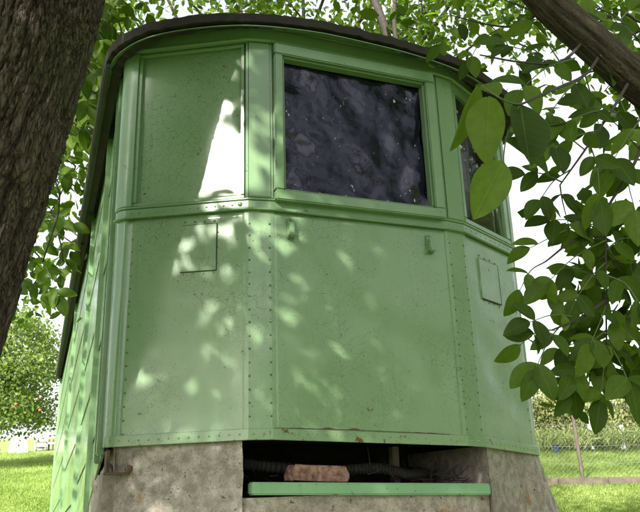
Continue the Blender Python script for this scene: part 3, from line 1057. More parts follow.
def compound_leaf(parent, a, b, npair, size, facing, seed, sag=.03, term=True):
    """walnut leaf: a stalk from a to b that carries paired leaflets; facing = rough blade normal"""
    rd = random.Random(seed)
    a, b = Vector(a), Vector(b)
    mid = (a+b)/2+Vector((rd.uniform(-.01, .01), rd.uniform(-.01, .01), sag))
    path = spline([a, mid, b], 5)
    st = tubes('leaf_stalk', [(path, [.0024-.0012*i/(len(path)-1) for i in range(len(path))])], 'petiole', parent, 5)
    def place(p, tip, nrm, s):
        y = tip.normalized(); z = (nrm-y*nrm.dot(y)).normalized(); x = y.cross(z)
        o = bpy.data.objects.new('leaflet', rd.choice(LM))
        COL.objects.link(o)
        o.parent = st
        o.matrix_world = Matrix(((x.x*s, y.x*s, z.x*s, p.x), (x.y*s, y.y*s, z.y*s, p.y), (x.z*s, y.z*s, z.z*s, p.z), (0, 0, 0, 1)))
        return o
    d = (b-a).normalized()
    f = Vector(facing).normalized()
    for k in range(npair):
        t = .32+.60*k/max(1, npair-1) if npair > 1 else .6
        p = path[min(len(path)-1, int(t*(len(path)-1)))]
        for sg in (-1, 1):
            if rd.random() < .10: continue
            side_ = d.cross(f).normalized()*sg
            tip = side_*rd.uniform(.7, 1.1)+d*rd.uniform(.2, .8)+Vector((0, 0, -rd.uniform(.1, .7)))+Vector((rd.uniform(-.2, .2), rd.uniform(-.25, .25), 0))
            nn = f+Vector((rd.uniform(-.55, .55), rd.uniform(-.55, .55), rd.uniform(-.4, .6)))
            place(p, tip, nn, size*rd.uniform(.72, 1.1)*(.8+.3*t))
    if term:
        place(b, d+Vector((0, 0, -rd.uniform(.1, .5))), f+Vector((rd.uniform(-.4, .4), rd.uniform(-.4, .4), rd.uniform(-.3, .5))), size*rd.uniform(.95, 1.2))
    return st

# ---- left tree: leaning trunk beside the camera
lt = empty('walnut_tree', (-1.99, .29, 0), 'leaning furrowed trunk on the left with leaves hanging behind it', 'tree')
lt.location = (0, 0, 0)
tp = spline([(-2.02, .33, -.15), (-1.97, .27, .15), (-1.82, .12, .95), (-1.655, -.05, 1.83), (-1.53, -.165, 2.45), (-1.415, -.28, 3.06), (-1.27, -.42, 3.8), (-1.1, -.55, 4.6)], 85)
trd = [float(np.interp(p.z, [-.15, .15, .6, 1.8, 3.0, 4.6], [.34, .29, .235, .212, .205, .16])) for p in tp]
bark_tube('trunk', tp, trd, 300, lt, .026, 1.0)
limbs = []
top = Vector((-1.1, -.55, 4.6))
def limb_to(start, end, r0_, r1_, arch=.3, n=8):
    s, e = Vector(start), Vector(end)
    m_ = (s+e)/2+Vector((random.uniform(-.2, .2), random.uniform(-.2, .2), arch))
    p = spline([s, m_, e], n)
    return (p, [r0_+(r1_-r0_)*i/(len(p)-1) for i in range(len(p))])
random.seed(31)
ends = [(-2.6, 3.6, 5.6), (-3.4, 1.6, 5.6), (-.6, 3.2, 7.0), (.6, 1.2, 6.6), (-1.6, -2.2, 6.6), (.9, -1.4, 6.6), (-3.4, -1.2, 6.2), (-1.5, 1.6, 7.4), (-2.2, 5.6, 5.0), (.9, 4.2, 7.2)]
lt_l = [limb_to(top, e, .085, .02, .35) for e in ends]
subs = []
for p, r in lt_l:
    for k in range(9):
        q = p[random.randint(4, len(p)-1)]
        d = Vector((random.uniform(-1, 1), random.uniform(-1, 1), random.uniform(-.55, .6)))
        subs.append(limb_to(q, q+d*random.uniform(.6, 1.3), .014, .004, .1, 4))
tubes('limbs', lt_l, 'twig', lt, 9, .1)
o = tubes('branchlets', subs, 'twig', lt, 5); o['kind'] = 'stuff'
cen = []
for p, r in subs+[(p[6:], r) for p, r in lt_l]:
    for k in range(52):
        q = random.choice(p)
        cen.append(np.array(q)+rng.normal(size=3)*.28)
# unseen foliage added behind the viewer to darken reflections in the paint
def droop(tree_top, azs, rmin, rmax, zmin, zmax, n, spread, seed, per):
    rd = random.Random(seed); tw_ = []; out = []
    for k in range(n):
        az = R(rd.uniform(*azs)); d = rd.uniform(rmin, rmax); z = rd.uniform(zmin, zmax)
        p = Vector((math.sin(az)*d, -math.cos(az)*d, z))
        if k % 5 == 0: tw_.append(limb_to(tree_top, p, .05, .008, 1.2, 8))
        for j in range(per): out.append(np.array(p)+rng.normal(size=3)*spread)
    return tw_, out
tw_, added_leaves = droop(top, (-70, -10), 6.0, 8.0, .4, 3.4, 56, np.array((.42, .42, .36)), 3, 120)
rd = random.Random(40)
P0 = Vector((-.60, .05, 2.70)); sdir = sv.normalized()
for k in range(292):  # unseen crown clumps placed along sun rays to shade the tram end
    t = rd.uniform(3.0, 6.4)
    p = Vector((rd.uniform(-1.9, 1.25), rd.uniform(-.3, .5), (rd.uniform(.7, 3.7) if k < 130 or k > 250 else rd.uniform(2.0, 3.8))))+SUN_DIR*t+Vector((0, 0, t*math.tan(R(SUN_EL))))
    q = p-P0
    if (q-sdir*q.dot(sdir)).length < .56: continue
    if 170 <= k < 280 and p.z-t*math.tan(R(SUN_EL)) < 2.2 and (p-SUN_DIR*t).x < -.5: continue
    if k % 6 == 0: tw_.append(limb_to(top, p, .05, .008, .4, 8))
    for j in range(62): added_leaves.append(np.array(p)+rng.normal(size=3)*.26)
for k in range(95+14):  # unseen clumps added on sun rays to shade bough, leaves and side wall
    t = rd.uniform(2.6, 5.6)
    q = Vector((rd.uniform(-.3, .9), rd.uniform(-1.6, -.8), rd.uniform(1.6, 3.1))) if k < 45 else Vector((-1.1, rd.uniform(.6, 6.5), rd.uniform(1.2, 3.2)))
    if k >= 95: q = at(rd.uniform(470, 530), rd.uniform(100, 215), 1.42); t = rd.uniform(2.0, 4.5)  # the last clumps are added to shade the big leaflets
    p = q+SUN_DIR*t+Vector((0, 0, t*math.tan(R(SUN_EL))))
    if k % 6 == 0: tw_.append(limb_to(top, p, .05, .008, .4, 8))
    q = p-P0
    if (q-sdir*q.dot(sdir)).length < .56: continue
    for j in range(55): added_leaves.append(np.array(p)+rng.normal(size=3)*.26)
def misses_gap(path):
    return min(((q-P0)-sdir*(q-P0).dot(sdir)).length for q in path) > .24
tw_ = [b_ for b_ in tw_ if misses_gap(b_[0])]
tubes('limbs', tw_, 'twig', lt, 6, .1)  # unseen limbs leading out to the added clumps
cen = np.array(cen+added_leaves)
def clear_view(c, dmin):
    # no twig hangs right in front of the viewer's eye
    d = c-np.array(CAM); z = d@np.array(fw)
    u = 320+FPX*(d@np.array(rt))/z; v = 256-FPX*(d@np.array(up))/z
    return c[~((z > 0) & (z < dmin) & (u > -15) & (u < 655) & (v > -15) & (v < 530))]
cen = clear_view(cen, 4.0)
_q = cen-np.array(P0); _t = _q@np.array(sdir)      # gap cut through the crown so sun glare reaches the upper panel
cen = cen[~((_t > 1) & (np.linalg.norm(_q-_t[:, None]*np.array(sdir), axis=1) < .13))]
leaf_cloud('foliage', cen, .115, 'crown', lt, .35, 1.0)  # crown leaves together with the added shading clumps

random.seed(78)
cen2 = []; tw2 = []
for k in range(64):
    v = random.uniform(-20, 290)
    if v > 140 and random.random() < .5: continue
    xl = float(np.interp(v, [0, 86, 165, 209, 299], [101, 80, 62, 37, 10])); xr = float(np.interp(v, [0, 300], [120, 70]))
    p = at(random.uniform(xl-25, xr+5), v, random.uniform(5.2, 8.5))
    tw2.append(limb_to(p, p+Vector((random.uniform(-.6, .2), random.uniform(-.4, .6), random.uniform(0, .6))), .006, .009, .05, 4))
    for j in range(30): cen2.append(np.array(p)+rng.normal(size=3)*.20)
o = tubes('branchlets', tw2, 'twig', lt, 5); o['kind'] = 'stuff'
leaf_cloud('foliage', np.array(cen2), .115, 'crown', lt, .4)
# ---- leaves of the left tree seen between the trunk and the tram
random.seed(77)
spots = []
for k in range(95):
    v = random.uniform(-5, 300) if k < 60 else random.uniform(-10, 130)
    xr = np.interp(v, [0, 300], [118, 68])
    xl = np.interp(v, [0, 86, 165, 209, 299], [101, 80, 62, 37, 10])
    u = random.uniform(xl-14, xr-4)
    if v > 130 and random.random() < .45: continue
    spots.append((u, v, random.uniform(4.0, 6.0)))
tws = []
for u, v, dp in spots:
    b = at(u, v, dp); a = b+Vector((random.uniform(-.25, .1), random.uniform(-.15, .2), random.uniform(.08, .25)))
    compound_leaf(lt, a, b, random.choice((1, 2)), .115, -fw+Vector((0, 0, .5)), random.random(), .02)
    tws.append(limb_to(a, a+Vector((random.uniform(-.5, -.1), random.uniform(-.2, .5), random.uniform(.3, .8))), .005, .008, .05, 4))
o = tubes('hanging_twigs', tws, 'twig', lt, 5); o['kind'] = 'stuff'

# ---- right tree: trunk out of frame, limb and hanging leaves close to the camera
rtree = empty('walnut_tree', (0, 0, 0), 'mossy bough at top right with big hanging green leaves in front of the tram', 'tree')
LD = 2.25
lp = [at(1010, 420, 2.5), at(900, 260, 2.45), at(790, 170, 2.35), at(700, 122, 2.28), at(640, 84, LD), at(596, 46, LD), at(543, -2, LD+.02), at(500, -60, LD+.08), at(430, -170, LD+.3), at(380, -300, 2.9)]
pth = spline(lp, 40)
bark_tube('bough', pth, [float(np.interp(i, [0, 115, 160, 240, len(pth)-1], [.10, .070, .060, .055, .03])) for i in range(len(pth))], 90, rtree, .006, .8, 'youngbark')
rb = at(1010, 420, 2.5)
tb = spline([(rb.x+.25, rb.y-.05, -.15), (rb.x+.22, rb.y-.04, .4), (rb.x+.08, rb.y, rb.z), (rb.x+.1, rb.y+.02, rb.z+1.2), (rb.x+.35, rb.y+.3, rb.z+3.0)], 20)
bark_tube('trunk', tb, [float(np.interp(p.z, [0, .5, 1.5, 5], [.24, .17, .15, .07])) for p in tb], 60, rtree, .014, 1.2)
def on(u, v, d): return at(u, v, d)
stems = [
    [on(652, 95, 2.2), on(640, 150, 2.0), on(622, 185, 1.95), on(607, 215, 1.92), on(606, 290, 1.92), on(607, 372, 1.92)],
    [on(600, 55, LD), on(585, 75, 2.0), on(548, 92, 1.6), on(520, 105, 1.45)],
    [on(585, 40, LD), on(560, 62, 2.1), on(520, 62, 2.0), on(480, 55, 2.1)],
    [on(630, 80, LD), on(612, 110, 2.0), on(585, 150, 1.9), on(560, 185, 1.85)],
    [on(548, 5, LD), on(520, 25, 2.4), on(490, 25, 2.6), on(450, 15, 2.9)],
    [on(640, 90, 2.2), on(650, 60, 2.4), on(620, 20, 2.5), on(590, 5, 2.6)],
    [on(606, 300, 1.92), on(580, 318, 1.85), on(552, 330, 1.8)],
    [on(606, 235, 1.92), on(575, 240, 1.9), on(545, 262, 1.88)],
]
o = tubes('twigs', [(spline(s, 6), list(np.linspace(.0055, .0022, 6*(len(s)-1)+1))) for s in stems], 'twig', rtree, 6)
CLV = [  # (start u,v,depth) (end u,v,depth) pairs, size
    
    ((560, 70, 2.05), (505, 45, 2.1), 2, .09), ((585, 75, 2.0), (545, 120, 1.9), 2, .10),
    ((575, 58, 2.1), (520, 90, 1.9), 2, .10), ((612, 110, 2.0), (560, 125, 1.9), 2, .10), ((600, 130, 1.95), (550, 150, 1.85), 2, .095),
    ((590, 145, 1.92), (600, 200, 1.85), 2, .10), ((570, 170, 1.9), (540, 200, 1.85), 2, .085), ((562, 182, 1.87), (525, 175, 1.9), 1, .085),
    ((630, 160, 2.0), (635, 210, 1.9), 2, .11), ((620, 100, 2.1), (640, 150, 2.1), 2, .10), ((610, 115, 2.0), (580, 100, 2.2), 2, .10),
    ((640, 120, 2.05), (610, 165, 1.95), 2, .11), ((560, 62, 2.1), (530, 20, 2.3), 2, .10), ((500, 28, 2.5), (470, 60, 2.5), 2, .09),
    ((470, 20, 2.75), (440, 45, 2.75), 2, .09), ((640, 40, 2.45), (600, 20, 2.45), 2, .13), ((620, 20, 2.5), (650, -5, 2.5), 2, .13),
    ((600, 8, 2.55), (570, -10, 2.5), 2, .12), ((630, 50, 2.4), (655, 75, 2.4), 2, .12), ((625, 30, 2.5), (612, 55, 2.6), 2, .12),
    ((607, 222, 1.92), (530, 248, 1.88), 2, .075), ((606, 232, 1.92), (550, 220, 1.9), 2, .08), ((606, 240, 1.9), (545, 285, 1.84), 2, .08),
    ((606, 250, 1.92), (640, 240, 1.95), 2, .09), ((606, 262, 1.92), (575, 300, 1.86), 2, .085), ((606, 275, 1.92), (640, 305, 1.86), 2, .095),
    ((606, 285, 1.92), (570, 270, 1.98), 2, .085), ((606, 295, 1.92), (632, 275, 2.0), 2, .09), ((606, 305, 1.92), (590, 345, 1.82), 2, .095),
    ((580, 318, 1.85), (530, 322, 1.8), 2, .08), ((560, 326, 1.82), (535, 370, 1.74), 2, .095), ((606, 318, 1.92), (640, 345, 1.85), 2, .10),
    ((606, 330, 1.92), (572, 375, 1.82), 2, .09), ((606, 340, 1.92), (630, 385, 1.8), 2, .105), ((606, 350, 1.92), (600, 400, 1.84), 2, .09),
    ((607, 365, 1.92), (570, 395, 1.84), 2, .085), ((555, 330, 1.8), (520, 345, 1.8), 1, .085), ((606, 345, 1.95), (560, 350, 2.0), 2, .09),
    ((560, 185, 1.85), (570, 230, 1.9), 2, .085), ((612, 110, 2.0), (640, 130, 2.2), 2, .10),
    ((585, 150, 1.9), (535, 130, 2.0), 2, .09), ((490, 25, 2.6), (520, 70, 2.5), 2, .10), ((600, 55, 2.2), (640, 110, 2.3), 2, .10),
    ((585, 75, 2.0), (600, 130, 2.1), 2, .10), ((606, 290, 1.95), (640, 290, 2.1), 2, .095), ((606, 330, 1.95), (640, 370, 2.0), 2, .10),
    ((606, 255, 1.95), (590, 285, 2.05), 2, .085), ((606, 310, 1.95), (575, 330, 2.05), 2, .09), ((545, 262, 1.88), (520, 290, 1.85), 1, .075),
    ((606, 360, 1.92), (640, 410, 1.9), 1, .10), ((640, 150, 2.0), (600, 110, 2.2), 2, .10),
    ((606, 268, 1.95), (625, 255, 2.05), 2, .08), ((606, 310, 1.96), (628, 325, 2.1), 2, .09),
]
for k, (s, e, npair, sz) in enumerate(CLV):
    f = -fw*1.0+Vector((0, 0, .55))+rt*random.uniform(-.4, .4)
    compound_leaf(rtree, on(*s), on(*e), npair, sz*.86, f, 100+k, .015)
# the big leaflets that hang in front of the right-hand window
def big_leaf(st, base, tip, wf, tilt, k):
    a, b = at(*base), at(*tip)
    y = (b-a); s_ = y.length; y.normalize()
    n = (-fw+tilt); z = (n-y*n.dot(y)).normalized(); x = y.cross(z)
    o = bpy.data.objects.new('leaflet', LM[k % 3]); COL.objects.link(o); o.parent = st
    w = s_*wf*.82
    o.matrix_world = Matrix(((x.x*w, y.x*s_, z.x*s_, a.x), (x.y*w, y.y*s_, z.y*s_, a.y), (x.z*w, y.z*s_, z.z*s_, a.z), (0, 0, 0, 1)))
st = tubes('leaf_stalk', [(spline([at(548, 92, 1.6), at(520, 104, 1.48), at(500, 98, 1.45), at(478, 84, 1.47)], 6), list(np.linspace(.0026, .0014, 19))),
                          (spline([at(520, 104, 1.48), at(507, 135, 1.43), at(503, 163, 1.41)], 6), list(np.linspace(.002, .0014, 13)))], 'petiole', rtree, 6)
for k, (b_, t_, wf, tl) in enumerate([((503, 162, 1.41), (477, 217, 1.36), 1.2, Vector((.2, 0, .35))), ((489, 97, 1.45), (484, 153, 1.38), 1.15, Vector((-.4, 0, .1))),
        ((520, 105, 1.48), (531, 164, 1.41), 1.25, Vector((.25, 0, .3))), ((478, 84, 1.47), (456, 152, 1.47), .7, Vector((.6, 0, -.2))),
        ((496, 97, 1.45), (480, 74, 1.52), 1.1, Vector((0, 0, .4))), ((505, 140, 1.43), (552, 175, 1.5), .8, Vector((.5, 0, .5)))]):
    big_leaf(st, b_, t_, wf, tl, k)
# crown of the right tree, higher and further out
random.seed(55)
rsub = []
for k in range(105):
    u = random.uniform(455, 760); v = random.uniform(-230, 150)
    if u < 640 and v > 60 and random.random() < .5: continue
    if u < 585 and v > 5: continue
    p = at(u, v, random.uniform(2.9, 5.2))
    rsub.append(limb_to(p, p+Vector((random.uniform(-.7, .7), random.uniform(-.5, .5), random.uniform(-.4, .4))), .008, .003, .08, 4))
o = tubes('branchlets', rsub, 'twig', rtree, 5); o['kind'] = 'stuff'
cen = []
for p, r in rsub:
    for k in range(30): cen.append(np.array(random.choice(p))+rng.normal(size=3)*.2)
tw_, added_leaves = droop(tb[-1], (8, 70), 5.2, 7.5, .6, 6.4, 66, np.array((.42, .42, .36)), 9, 75)  # unseen foliage added behind the viewer, darkens window and paint reflections
t2, m2 = droop(tb[-1], (74, 104), 4.2, 6.0, .8, 4.2, 34, np.array((.42, .42, .36)), 10, 75)  # unseen foliage added off to the right, darkens the right face's reflection
tw_ += t2; added_leaves += m2
tubes('limbs', tw_, 'twig', rtree, 6, .1)  # limbs out to the added, unseen foliage
leaf_cloud('foliage', clear_view(np.array(cen+added_leaves), 3.3), .105, 'crown', rtree, .4)

cen3 = []
rd = random.Random(5)
for k in range(26):
    p = at(rd.uniform(575, 660), rd.uniform(215, 385), rd.uniform(2.0, 2.4))
    for j in range(11): cen3.append(np.array(p)+rng.normal(size=3)*.055)
leaf_cloud('foliage', np.array(cen3), .075, 'crown', rtree, .5, 1.1)

# ---- tree behind the tram, seen over its roof
bt = empty('broadleaf_tree', (0, 0, 0), 'sunlit yellow-green tree rising behind the tram roof', 'tree')
bp = spline([(3.2, 9.5, gz(3.2, 9.5)-.2), (3.1, 9.3, 2.5), (2.9, 9.0, 5.0), (2.6, 8.6, 8.0)], 12)
tubes('trunk', [(bp, [float(np.interp(p.z, [0, 8], [.22, .08])) for p in bp])], 'twig', bt, 12, .1)
random.seed(91)
bl = []
for u, v in [(388, 40), (372, -40), (330, -20), (260, -30), (180, -10), (440, 0), (480, 40), (420, -60), (300, -80), (220, -90), (140, -60), (500, -60)]:
    bl.append(limb_to(bp[random.randint(18, 34)], at(u, v, random.uniform(9.5, 12)), .07, .015, .4))
bl.append((spline([at(392, 60, 8.0), at(384, 25, 8.0), at(366, -20, 8.2), at(340, -90, 8.6)], 6), list(np.linspace(.055, .035, 19))))
bl.append((spline([at(400, 60, 8.0), at(394, 20, 8.1), at(398, -30, 8.3)], 6), list(np.linspace(.03, .02, 13))))
tubes('limbs', bl, 'twig', bt, 8, .1)
cen = []
bs = []
for k in range(150):
    u = random.uniform(90, 560); v = random.uniform(-150, 75)
    if 150 < u < 195 and v > -8 and random.random() < .9: continue
    p = at(u, v, random.uniform(8.5, 13))
    q = limb_to(p, p+Vector((random.uniform(-.9, .9), random.uniform(-.6, .6), random.uniform(-.5, .5))), .012, .004, .1, 4)
    bs.append(q)
    for j in range(85): cen.append(np.array(random.choice(q[0]))+rng.normal(size=3)*.30)
o = tubes('branchlets', bs, 'twig', bt, 5); o['kind'] = 'stuff'
leaf_cloud('foliage', np.array(cen), .12, 'crown', bt, .3)

# ---- apple tree on the lawn to the left
def on_ground(u, v):
    d = (fw + rt*((u-320)/FPX) - up*((v-256)/FPX))
    t = 3.0
    for _ in range(4000):
        p = CAM+d*t
        if p.z < gz(p.x, p.y): return p
        t += .05
    return CAM+d*60
ap_d = 25
c0 = at(-22, 385, ap_d)
ab = Vector((c0.x, c0.y, gz(c0.x, c0.y)))
apple = empty('apple_tree', (0, 0, 0), 'apple tree with red apples on the lawn left of the tram', 'tree')
tpth = spline([ab+Vector((0, 0, -.2)), ab+Vector((.1, 0, 1.0)), ab+Vector((.0, .1, 2.0)), ab+Vector((-.1, .0, 3.2))], 6)
tubes('trunk', [(tpth, list(np.linspace(.17, .07, len(tpth))))], 'twig', apple, 10, .1)
random.seed(12)
al = []; cen = []
for k in range(120):
    th = random.uniform(0, 2*math.pi); rr = 2.9*math.sqrt(random.random())
    hh = random.uniform(1.3, 5.3)
    rm = 3.0*math.sin(math.pi*min(1, max(0.12, (hh-.6)/5.2)))**.6
    rr = min(rr, rm)
    e = ab+Vector((rr*math.cos(th), rr*math.sin(th), hh))
    al.append(limb_to(tpth[random.randint(8, len(tpth)-1)], e, .035, .008, .25, 5))
    for j in range(230): cen.append(np.array(e)+rng.normal(size=3)*np.array((.36, .36, .3)))
tubes('limbs', al, 'twig', apple, 5)
leaf_cloud('foliage', np.array(cen), .14, 'appleleaf', apple, .1)
ame = None
for u, v in ((37, 399), (40, 410), (16, 404)):
    p = at(u, v, ap_d-2.45+random.uniform(-.1, .2))
    if ame is None:
        bm = bmesh.new()
        bmesh.ops.create_uvsphere(bm, u_segments=14, v_segments=10, radius=.047)
        for w in bm.verts:
            rr = math.hypot(w.co.x, w.co.y)
            if w.co.z > 0: w.co.z -= .018*math.exp(-(rr/.02)**2)
            w.co.x *= 1.06; w.co.y *= 1.06
        o = bm_obj('apple', bm, 'apple', apple, True); ame = o.data
    else:
        o = link('apple', ame, None, apple)
    o.location = p

# ------------------------------------------------------------------ far left: white sheet, table, rail
def ground_at(u, v):
    p = on_ground(u, v); return Vector((p.x, p.y, gz(p.x, p.y)))
s0 = ground_at(8, 453); 
dpt = (s0-CAM).dot(fw)
k = dpt/FPX
bm = bmesh.new()
for (u0, u1, v0, v1) in ((8, 28, 434, 453),):
    a = at(u0, v1, dpt); b = at(u1, v1, dpt); c = at(u1-1, v0+6, dpt); d = at(u0+4, v0, dpt)
    n_ = 14
    vs = [[None]*(n_+1) for _ in range(n_+1)]
    for i in range(n_+1):
        for j in range(n_+1):
            s, t = i/n_, j/n_
            p = (a*(1-s)+b*s)*(1-t)+(d*(1-s)+c*s)*t
            vs[i][j] = bm.verts.new(p+Vector((0, .05*math.sin(s*18+t), 0)))
    for i in range(n_):
        for j in range(n_): bm.faces.new((vs[i][j], vs[i+1][j], vs[i+1][j+1], vs[i][j+1]))
    bmesh.ops.solidify(bm, geom=bm.faces[:], thickness=.03)
o = bm_obj('canvas_sheet', bm, 'whitepaint', None, True)
tag(o, 'slanting white canvas sheet beyond the lawn below the apple tree', 'canvas')
bm = bmesh.new()
ctr = at(41, 445, dpt+1.0); ctr.z = gz(ctr.x, ctr.y)
box(bm, ctr+Vector((0, .6, .5)), (13*k, .08, 16*k), None, .02)
o = bm_obj('white_board', bm, 'whitepaint')
tag(o, 'upright white board behind the garden table at the lawn edge', 'board')
tb_ = empty('garden_table', (0, 0, 0), 'grey wooden garden table in front of a white board', 'table')
for j in range(4):
    bm = bmesh.new(); box(bm, ctr+Vector((0, -.25+.14*j, 9*k)), (11*k, .12, .04), None, .006); bm_obj('slat', bm, 'greywood', tb_)
for sx in (-1, 1):
    for sy in (-.18, .18):
        bm = bmesh.new(); box(bm, ctr+Vector((sx*4.5*k, sy, 4.3*k)), (.07, .07, 8.8*k), Matrix.Rotation(R(8*sx), 3, 'Y'), .006); bm_obj('leg', bm, 'greywood', tb_)
for sy in (-.7, .55):
    bm = bmesh.new(); box(bm, ctr+Vector((0, sy, 4.6*k)), (11*k, .22, .04), None, .006); bm_obj('bench_seat', bm, 'greywood', tb_)
rl = empty('garden_rail', (0, 0, 0), 'low white wooden rail on posts at the far lawn edge', 'rail')
rc = at(53, 446, dpt+1.2); rc.z = gz(rc.x, rc.y)
for dx in (-4, 0, 4):
    bm = bmesh.new(); box(bm, rc+Vector((dx*k, 0, 5*k)), (.09, .09, 12*k), None, .01); bm_obj('post', bm, 'postwood', rl)
bm = bmesh.new(); box(bm, rc+Vector((0, -.08, 7*k)), (12*k, .05, .10), None, .01); bm_obj('bar', bm, 'whitepaint', rl)

# ------------------------------------------------------------------ right: fence, kerb, path, shrubs
fb = ground_at(584, 486)
fdir = (ground_at(640, 486)-ground_at(552, 487)); fdir.z = 0; fdir.normalize()
fence = empty('wire_fence', (0, 0, 0), 'wire mesh fence with a leaning brown post beyond the tram', 'fence')
fd = (fb-CAM).dot(fw); fk = fd/FPX
def post(base, h, lean, name='post'):
    p = [base+Vector((0, 0, -.1)), base+lean*.5*h+Vector((0, 0, h*.5)), base+lean*h+Vector((0, 0, h))]
    o = tubes(name, [(spline(p, 5), [.036]*11)], 'postwood', fence, 10, .08)
    q = p[-1]
    bm = bmesh.new(); box(bm, q+Vector((0, 0, .03)), (.085, .085, .10), None, .02, 3)
    bm_obj('post_cap', bm, 'whitepaint', o)
for j in (-2, -1, 0, 1, 2, 3):
    q = fb+fdir*(2.6*j)
    q.z = gz(q.x, q.y)
    post(q, 70*fk, rt*-.02 if j == 0 else rt*random.uniform(-.03, .03))
wv = []
def fpt(s, h):
    q = fb+fdir*s
    return Vector((q.x, q.y, gz(q.x, q.y)+h))
H = 1.2
for h in (.12, .42, .75, 1.18):
    wv.append(([fpt(s*.65-5.2, h+.01*math.sin(s*2.1)) for s in range(21)], [.0035]*21))
tubes('strand_wire', wv, 'wire', fence, 5)
mm = []
s = -5.2
while s < 7.8:
    for sg in (1, -1):
        mm.append(([fpt(s+sg*H*t, .04+H*.95*t) for t in (0, .5, 1)], [.0009]*3))
    s += .085
o = tubes('mesh_wire', mm, 'wire', fence, 3, 0, False); o['kind'] = 'stuff'
# timber kerb
bm = bmesh.new()
for j in range(14):
    a, b = fpt(-5.2+j*.93, .04), fpt(-5.2+(j+1)*.93-.01, .04)
    d = (b-a); L = d.length; d.normalize()
    rot = d.to_track_quat('X', 'Z').to_matrix()
    box(bm, (a+b)/2-Vector((0, .12, -.02)), (L, .14, .20), rot, .02)
o = bm_obj('timber_kerb', bm, 'kerbwood')
tag(o, 'brown timber edging running along the foot of the wire fence', 'edging')
# dirt path, a sheet just over the lawn
pc = ground_at(612, 500)
V = []; F = []
for i in range(41):
    s = -7+i*.4
    w0 = .35+.18*noise.noise(Vector((s*1.3, 0, 0))); w1 = .35+.18*noise.noise(Vector((s*1.3, 5, 0)))
    n_ = Vector((-fdir.y, fdir.x, 0))
    for w in (-w0, w1):
        q = pc+fdir*s+n_*w
        V.append((q.x, q.y, gz(q.x, q.y)+.012))
for i in range(40): F.append((2*i, 2*i+2, 2*i+3, 2*i+1))
pt = mesh('path', V, F, 'dirt', None, True); pt['kind'] = 'structure'

def shrub(name, u, v, w, h, label, seed, dens=1.0, group=None, mat='shrubleaf'):
    b = ground_at(u, v); dd = (b-CAM).dot(fw)/FPX
    W_, H_ = w*dd, h*dd
    t = empty(name, (0, 0, 0), label, 'shrub', group)
    rd = random.Random(seed)
    st = []; cen = []
    for k in range(int(26*dens)):
        th = rd.uniform(0, 2*math.pi); rr = W_*math.sqrt(rd.random()); hh = H_*rd.uniform(.12, 1)
        rr *= math.sqrt(max(.05, 1-(hh/H_)**2.2))
        e = b+Vector((rr*math.cos(th), rr*math.sin(th)*.8, hh))
        st.append(limb_to(b+Vector((rd.uniform(-.3, .3), rd.uniform(-.3, .3), -.1)), e, .03, .008, .1, 4))
        for j in range(170): cen.append(np.array(e)+rng.normal(size=3)*np.array((.34, .34, .30))*W_/1.5)
    tubes('stems', st, 'twig', t, 5)
    cen = np.array(cen); cen = cen[cen[:, 2] > b.z-.1]
    leaf_cloud('foliage', cen, .13, mat, t, .1)
    return t
shrub('shrub', 562, 447, 34, 52, 'pale shrub beyond the meadow just right of the tram', 1)
shrub('shrub', 612, 446, 40, 50, 'wide dusty green shrub behind the fence post', 2)
shrub('shrub', 655, 446, 42, 66, 'tall green shrub at the right edge of the meadow', 3)
shrub('shrub', 520, 447, 36, 56, 'shrub mostly hidden behind the right side of the tram', 6)
cen = []
random.seed(8)
for k in range(5200):
    p = ground_at(random.uniform(530, 680), 449+random.uniform(-4, 4)) if k < 60 else None
    if p is None:
        b = cen[random.randint(0, 59)]
        cen.append(b+np.array((random.gauss(0, .8), random.gauss(0, 1.2), random.uniform(0, .35))))
    else: cen.append(np.array(p)+np.array((0, 0, .2)))
o = leaf_cloud('tall_grass', np.array(cen), .34, 'drygrass', None, -.9, .10)
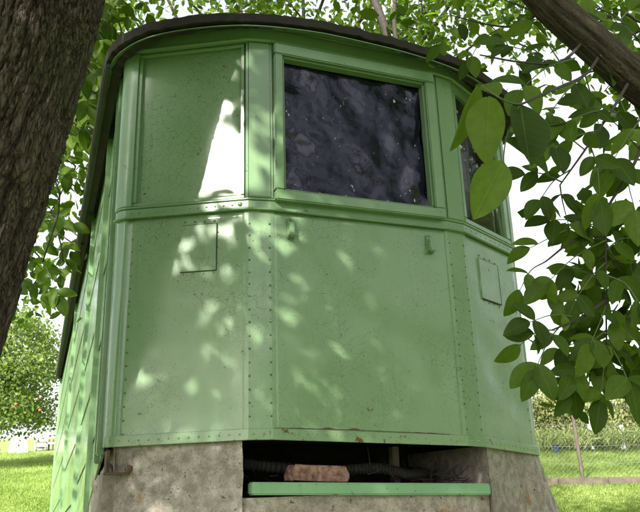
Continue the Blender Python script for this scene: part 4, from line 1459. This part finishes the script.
tag(o, 'pale dry tall grass along the foot of the shrubs', 'grass')
# small marker post and blue item in the meadow
mb = ground_at(593, 450)
bm = bmesh.new(); box(bm, mb+Vector((0, 0, .45)), (.10, .10, 1.0), None, .02); box(bm, mb+Vector((0, 0, 1.0)), (.13, .13, .12), None, .03)
tag(bm_obj('marker_post', bm, 'whitepaint'), 'thin white marker post in front of the shrubs', 'post')
mb = ground_at(625, 450)
bm = bmesh.new(); box(bm, mb+Vector((0, 0, .3)), (.22, .14, .75), None, .03); box(bm, mb+Vector((0, 0, .72)), (.16, .12, .12), None, .03)
tag(bm_obj('marker_stone', bm, 'whitepaint'), 'short pale stone marker in the dry grass on the right', 'stone')
mb = ground_at(557, 453)
bm = bmesh.new(); box(bm, mb+Vector((0, 0, .12)), (.18, .15, .2), None, .02); box(bm, mb+Vector((0, 0, .23)), (.2, .17, .04), None, .02)
tag(bm_obj('plastic_crate', bm, 'blue'), 'small blue crate lying on the meadow beside the tram corner', 'crate')

# ------------------------------------------------------------------ grass blades on the visible lawn
cen = []; hs_ = []
random.seed(66)
def scatter(u0, u1, v0, v1, n):
    for k in range(n):
        u = random.uniform(u0, u1); v = random.uniform(v0, v1)
        d = (fw + rt*((u-320)/FPX) - up*((v-256)/FPX))
        s = .4*d.x+.917*d.y
        # plane  z = .1*(s*t-4)
        den = .1*s-d.z
        if den <= 1e-4: continue
        t = (1.3+.4)/den
        if t > 48 or t < 5: continue
        p = CAM+d*t
        x, y = p.x+random.gauss(0, .1), p.y+random.gauss(0, .25)
        cen.append((x, y, gz(x, y)+.035)); hs_.append(.085+.0012*t)
scatter(-30, 75, 452, 540, 26000)
scatter(540, 680, 446, 540, 34000)
gv = np.array([min(1, max(0, .45+.9*noise.noise(Vector((c[0]*.7, c[1]*.5, 3)))+random.gauss(0, .22))) for c in cen])
o = leaf_cloud('grass', np.array(cen), np.array(hs_), 'grass', None, -1.1, .2, gv)
tag(o, 'short bright grass blades growing over the lawn', 'grass')
